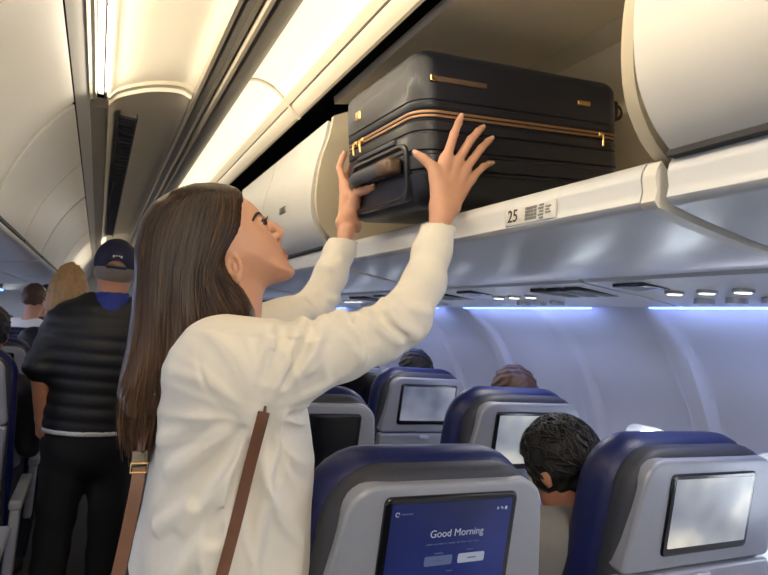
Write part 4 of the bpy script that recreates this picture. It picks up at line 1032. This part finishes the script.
MB().rings([[(x*1.0+mh_[0]-MX, y+mh_[1]-MY+.13, z+mh_[2]-.02*(abs(x)/.08)**2) for x, y in rrect(.155, .10, .045, 6)] for z in (.012, .017)]).build('visor', M['navycap'], cp)
MB().rbox(mh_[0]-MX-.040, mh_[0]-MX+.040, mh_[1]-MY-.112, mh_[1]-MY-.098, mh_[2]-.002, mh_[2]+.010, .003).build('cap_strap', M['navycap'], cp)
q = MB()
for i in range(4): q.box(mh_[0]-MX-.018+i*.010, mh_[0]-MX-.011+i*.010, mh_[1]-MY-.1115, mh_[1]-MY-.105, mh_[2]+.046, mh_[2]+.055)
q.build('cap_emblem', M['white'], cp)
sdf_mesh('hair', lambda p: np.maximum(ell(p-mh_, (0, -.012, .008), (.084, .098, .095)), np.maximum((p-mh_)[:, 2]-.02, np.maximum((p-mh_)[:, 1]-.005, -.092-(p-mh_)[:, 2]))), mh_-.12, mh_+.12, .005, M['greyhair'], man, 2, None, MR)

def figure(label, hpos, f, hairm, topm, botm, stand=True, hair_len=0., scale=1.0, h=.008, lean=(0, 0, 0), seat=None):
    """passenger given by the head's place: standing on the floor, or sitting with the knees ahead"""
    hpos = np.asarray(hpos, float); f = np.asarray(f, float); f2 = np.array([f[0], f[1], 0]); f2 /= np.linalg.norm(f2); r = np.array([f2[1], -f2[0], 0])
    nb = hpos+np.array([0, 0, -.20])*scale-f2*.02+np.asarray(lean)            # base of the neck
    root = np.array([seat[0], seat[1], 0.]) if seat else np.array([nb[0], nb[1], 0.]); t = tag(empty('person', root), label, 'person')
    hipz = .86 if stand else .55
    hip = np.array([root[0], root[1], min(hipz, nb[2]-.4)]); ch = nb*.75+hip*.25
    sh = [nb+s*r*.165*scale-np.array([0, 0, .05]) for s in (-1, 1)]
    el = [s_+k*r*.05-np.array([0, 0, .25])+f2*(.02 if stand else .05) for s_, k in zip(sh, (-1, 1))]
    wr = [e+(np.array([0, 0, -.23]) if stand else f2*.20-np.array([0, 0, .08])-k*r*.03)+f2*.03 for e, k in zip(el, (-1, 1))]
    def tors(p, o):
        d = chain(p, [nb-np.array([0, 0, .07]), ch, hip], [.085+o, .125+o, .13+o], .05)
        d = smin(d, cap(p, sh[0]*.85+nb*.15, sh[1]*.85+nb*.15, .062+o), .06)
        return smin(d, chain(p, [nb-np.array([0, 0, .12])+r*.06, nb-np.array([0, 0, .12])-r*.06], [.10+o, .10+o]), .06)
    def sk(p):
        d = simple_head(p, hpos, f, scale); d = smin(d, cap(p, hpos-np.array([0, 0, .05])-f2*.015, nb-np.array([0, 0, .04]), .052, .058), .03); d = smin(d, tors(p, -.03), .04)
        for s_, e, w in zip(sh, el, wr):
            d = smin(d, chain(p, [s_, e, w], [.045, .036, .025]), .03); d = smin(d, boxed(p, w-.22, w+.22, lambda q: mini_hand(q, w, w-e, f2 if stand else r), .03), .012)
        return d
    lo = np.minimum(np.minimum(hpos, hip), np.min(wr, 0))-np.array([.3, .3, .22]); hi = np.maximum(np.maximum(hpos, hip), np.max(wr, 0))+np.array([.3, .3, .2]); lo[2] = max(lo[2], .3)
    sdf_mesh('body', sk, lo, hi, h, M['skin2'] if hairm is M['blackhair'] else M['skin'], t, 2, None, root); face_bits(hpos, f, root, t, scale)
    def shirt(p):
        d = tors(p, .006)
        for s_, e in zip(sh, el): d = smin(d, cap(p, s_, e, .062, .052), .04)
        d = d-.003*np.sin(p[:, 0]*40+p[:, 2]*30+2*np.sin(p[:, 2]*17)); d = np.maximum(d, (hip[2]-.10)-p[:, 2])
        return smax(d, -cap(p, hpos-np.array([0, 0, .05])-f2*.015, nb-np.array([0, 0, .01]), .060, .062), .01)
    sdf_mesh('shirt', shirt, lo, hi, h, topm, t, 2, None, root)
    def tr(p):
        d = None
        for s in (-1, 1):
            L = [hip+s*r*.085, hip+s*r*.09-np.array([0, 0, .40]), np.array([hip[0], hip[1], .07])+s*r*.095] if stand else [hip+s*r*.09, hip+s*r*.11+f2*.25+np.array([0, 0, .02]), np.array([hip[0], hip[1], .08])+s*r*.11+f2*.22]
            e = chain(p, L, [.095, .072, .055]); d = e if d is None else smin(d, e, .03)
        d = smin(d, ell(p, hip, (.15, .15, .12)), .04); return np.maximum(d, .05-p[:, 2])
    sdf_mesh('trousers', tr, np.minimum(hip, hip+f2*.35)-np.array([.3, .3, hip[2]]), np.maximum(hip, hip+f2*.35)+np.array([.3, .3, .2]), .012, botm, t, 2, None, root)
    for s in (-1, 1):
        b = (np.array([hip[0], hip[1], 0])+s*r*.10+(f2*.04 if stand else f2*.24))-root
        MB().rings([[tuple(b+r*x*k+f2*y*k+np.array([0, 0, z])) for x, y in rrect(.095, .26, .045, 5)] for k, z in ((.96, 0), (1, .012), (.97, .03), (.85, .06), (.5, .085))]).build('shoe', M['rubber'], t, smooth=60)
    rr = np.cross(f/np.linalg.norm(f), (0, 0, 1)); rr /= np.linalg.norm(rr); fu = f/np.linalg.norm(f); uu = np.cross(rr, fu); A = np.array([rr, fu, uu])
    def hr(p):
        q = (p-hpos)@A.T; d = ell(q, (0, -.010*scale, .026*scale), np.array([.090, .108, .110])*scale)
        cutp = np.maximum(q[:, 1]-.050+.45*np.maximum(.06-q[:, 2], 0), -.055*scale-q[:, 2]) if not hair_len else q[:, 1]-.035
        if hair_len:
            hang = np.maximum(ell(p, hpos-f2*.035-np.array([0, 0, hair_len*.35]), (.105, .075, .13+hair_len*.55)), (hpos[2]-hair_len)-p[:, 2]); d = smin(d, hang, .03)
            d = np.maximum(d, ((p-hpos)@f2)-.045)
        else: d = smax(d, cutp, .012) if h >= .007 else smax(d, np.maximum(q[:, 1]-.050+.25*np.maximum(.02-q[:, 2], 0), -.095*scale-q[:, 2]), .012)
        return d-.0045*np.sin(q[:, 0]*95+3*np.sin(q[:, 2]*60))*np.sin(q[:, 1]*85+q[:, 2]*50)
    hm_ = sdf_mesh('hair', hr, hpos-np.array([.16, .18, .16+hair_len]), hpos+np.array([.16, .18, .17]), .005, hairm, t, 1, None, root)
    if h < .007:       # loose tufts over the crown
        tf = MB()
        for _ in range(420):
            v = RNG.normal(0, 1, 3); v[1] -= .5; v[2] += .5; v /= np.linalg.norm(v)
            if v[1] > .55 or v[2] < -.35: continue
            fl = np.array([RNG.normal(0, .7), -.2+RNG.normal(0, .5), -.75]); fl -= v*(fl@v); fl /= np.linalg.norm(fl); pts = []
            for k in range(6):
                w = v+fl*k*.11; w /= np.linalg.norm(w); pts.append(hpos-root+A.T@(np.array([0, -.010, .026])*scale+w*np.array([.090, .108, .110])*scale*(1.015+.022*k/5*RNG.random()+.01*math.sin(k))))
            tf.tube(pts, [.0034, .0036, .0032, .0026, .0018, .0006], 4)
        tf.build('hair_tufts', hairm, hm_, smooth=180)
    return t
figure('woman with shoulder-length blond hair standing in the aisle ahead of the capped man', pix(68, 292, 3.75), (-.1, 1, 0), M['blond'], M['vest'], M['trousers'], True, .20, .94, .008, (0, 0, -.05))
figure('person with brown hair in a white top standing among the left-hand seats far ahead', pix(35, 299, 5.75), (.5, .8, 0), M['brownhair'], M['white'], M['trousers'], True, 0)
figure('dark-haired person in black beside the person in a white top', pix(46, 299, 6.15), (-.6, .5, 0), M['blackhair'], M['vest'], M['blacktrouser'], True, 0)
near = figure('seated man with tousled black hair in a grey shirt, leaning between the two near seats', pix(563, 470, 1.20), (-.10, .76, -.62), M['blackhair'], M['greyshirt'], M['trousers'], False, 0, 1.06, .006, (.045, -.045, .115), (1.24, 1.20))
figure('passenger whose dark hair shows above the seat with the grey reflection painted on its screen', pix(414, 374, 2.74), (0, 1, 0), M['blackhair'], M['trousers'], M['trousers'], False, 0, 1, .008, (0, 0, 0), (1.50, 2.72))
figure('passenger whose brown hair shows above the second window seat', pix(512, 398, 1.92), (0, 1, -.1), M['brownhair'], M['greyshirt'], M['trousers'], False, 0, 1, .008, (0, 0, 0), (1.48, 1.90))
figure('passenger whose dark hair shows above a left-hand seat at the left edge', pix(-14, 333, 3.08), (0, 1, 0), M['blackhair'], M['vest'], M['trousers'], False, 0, 1, .008, (0, 0, 0), (-.44, 3.06))
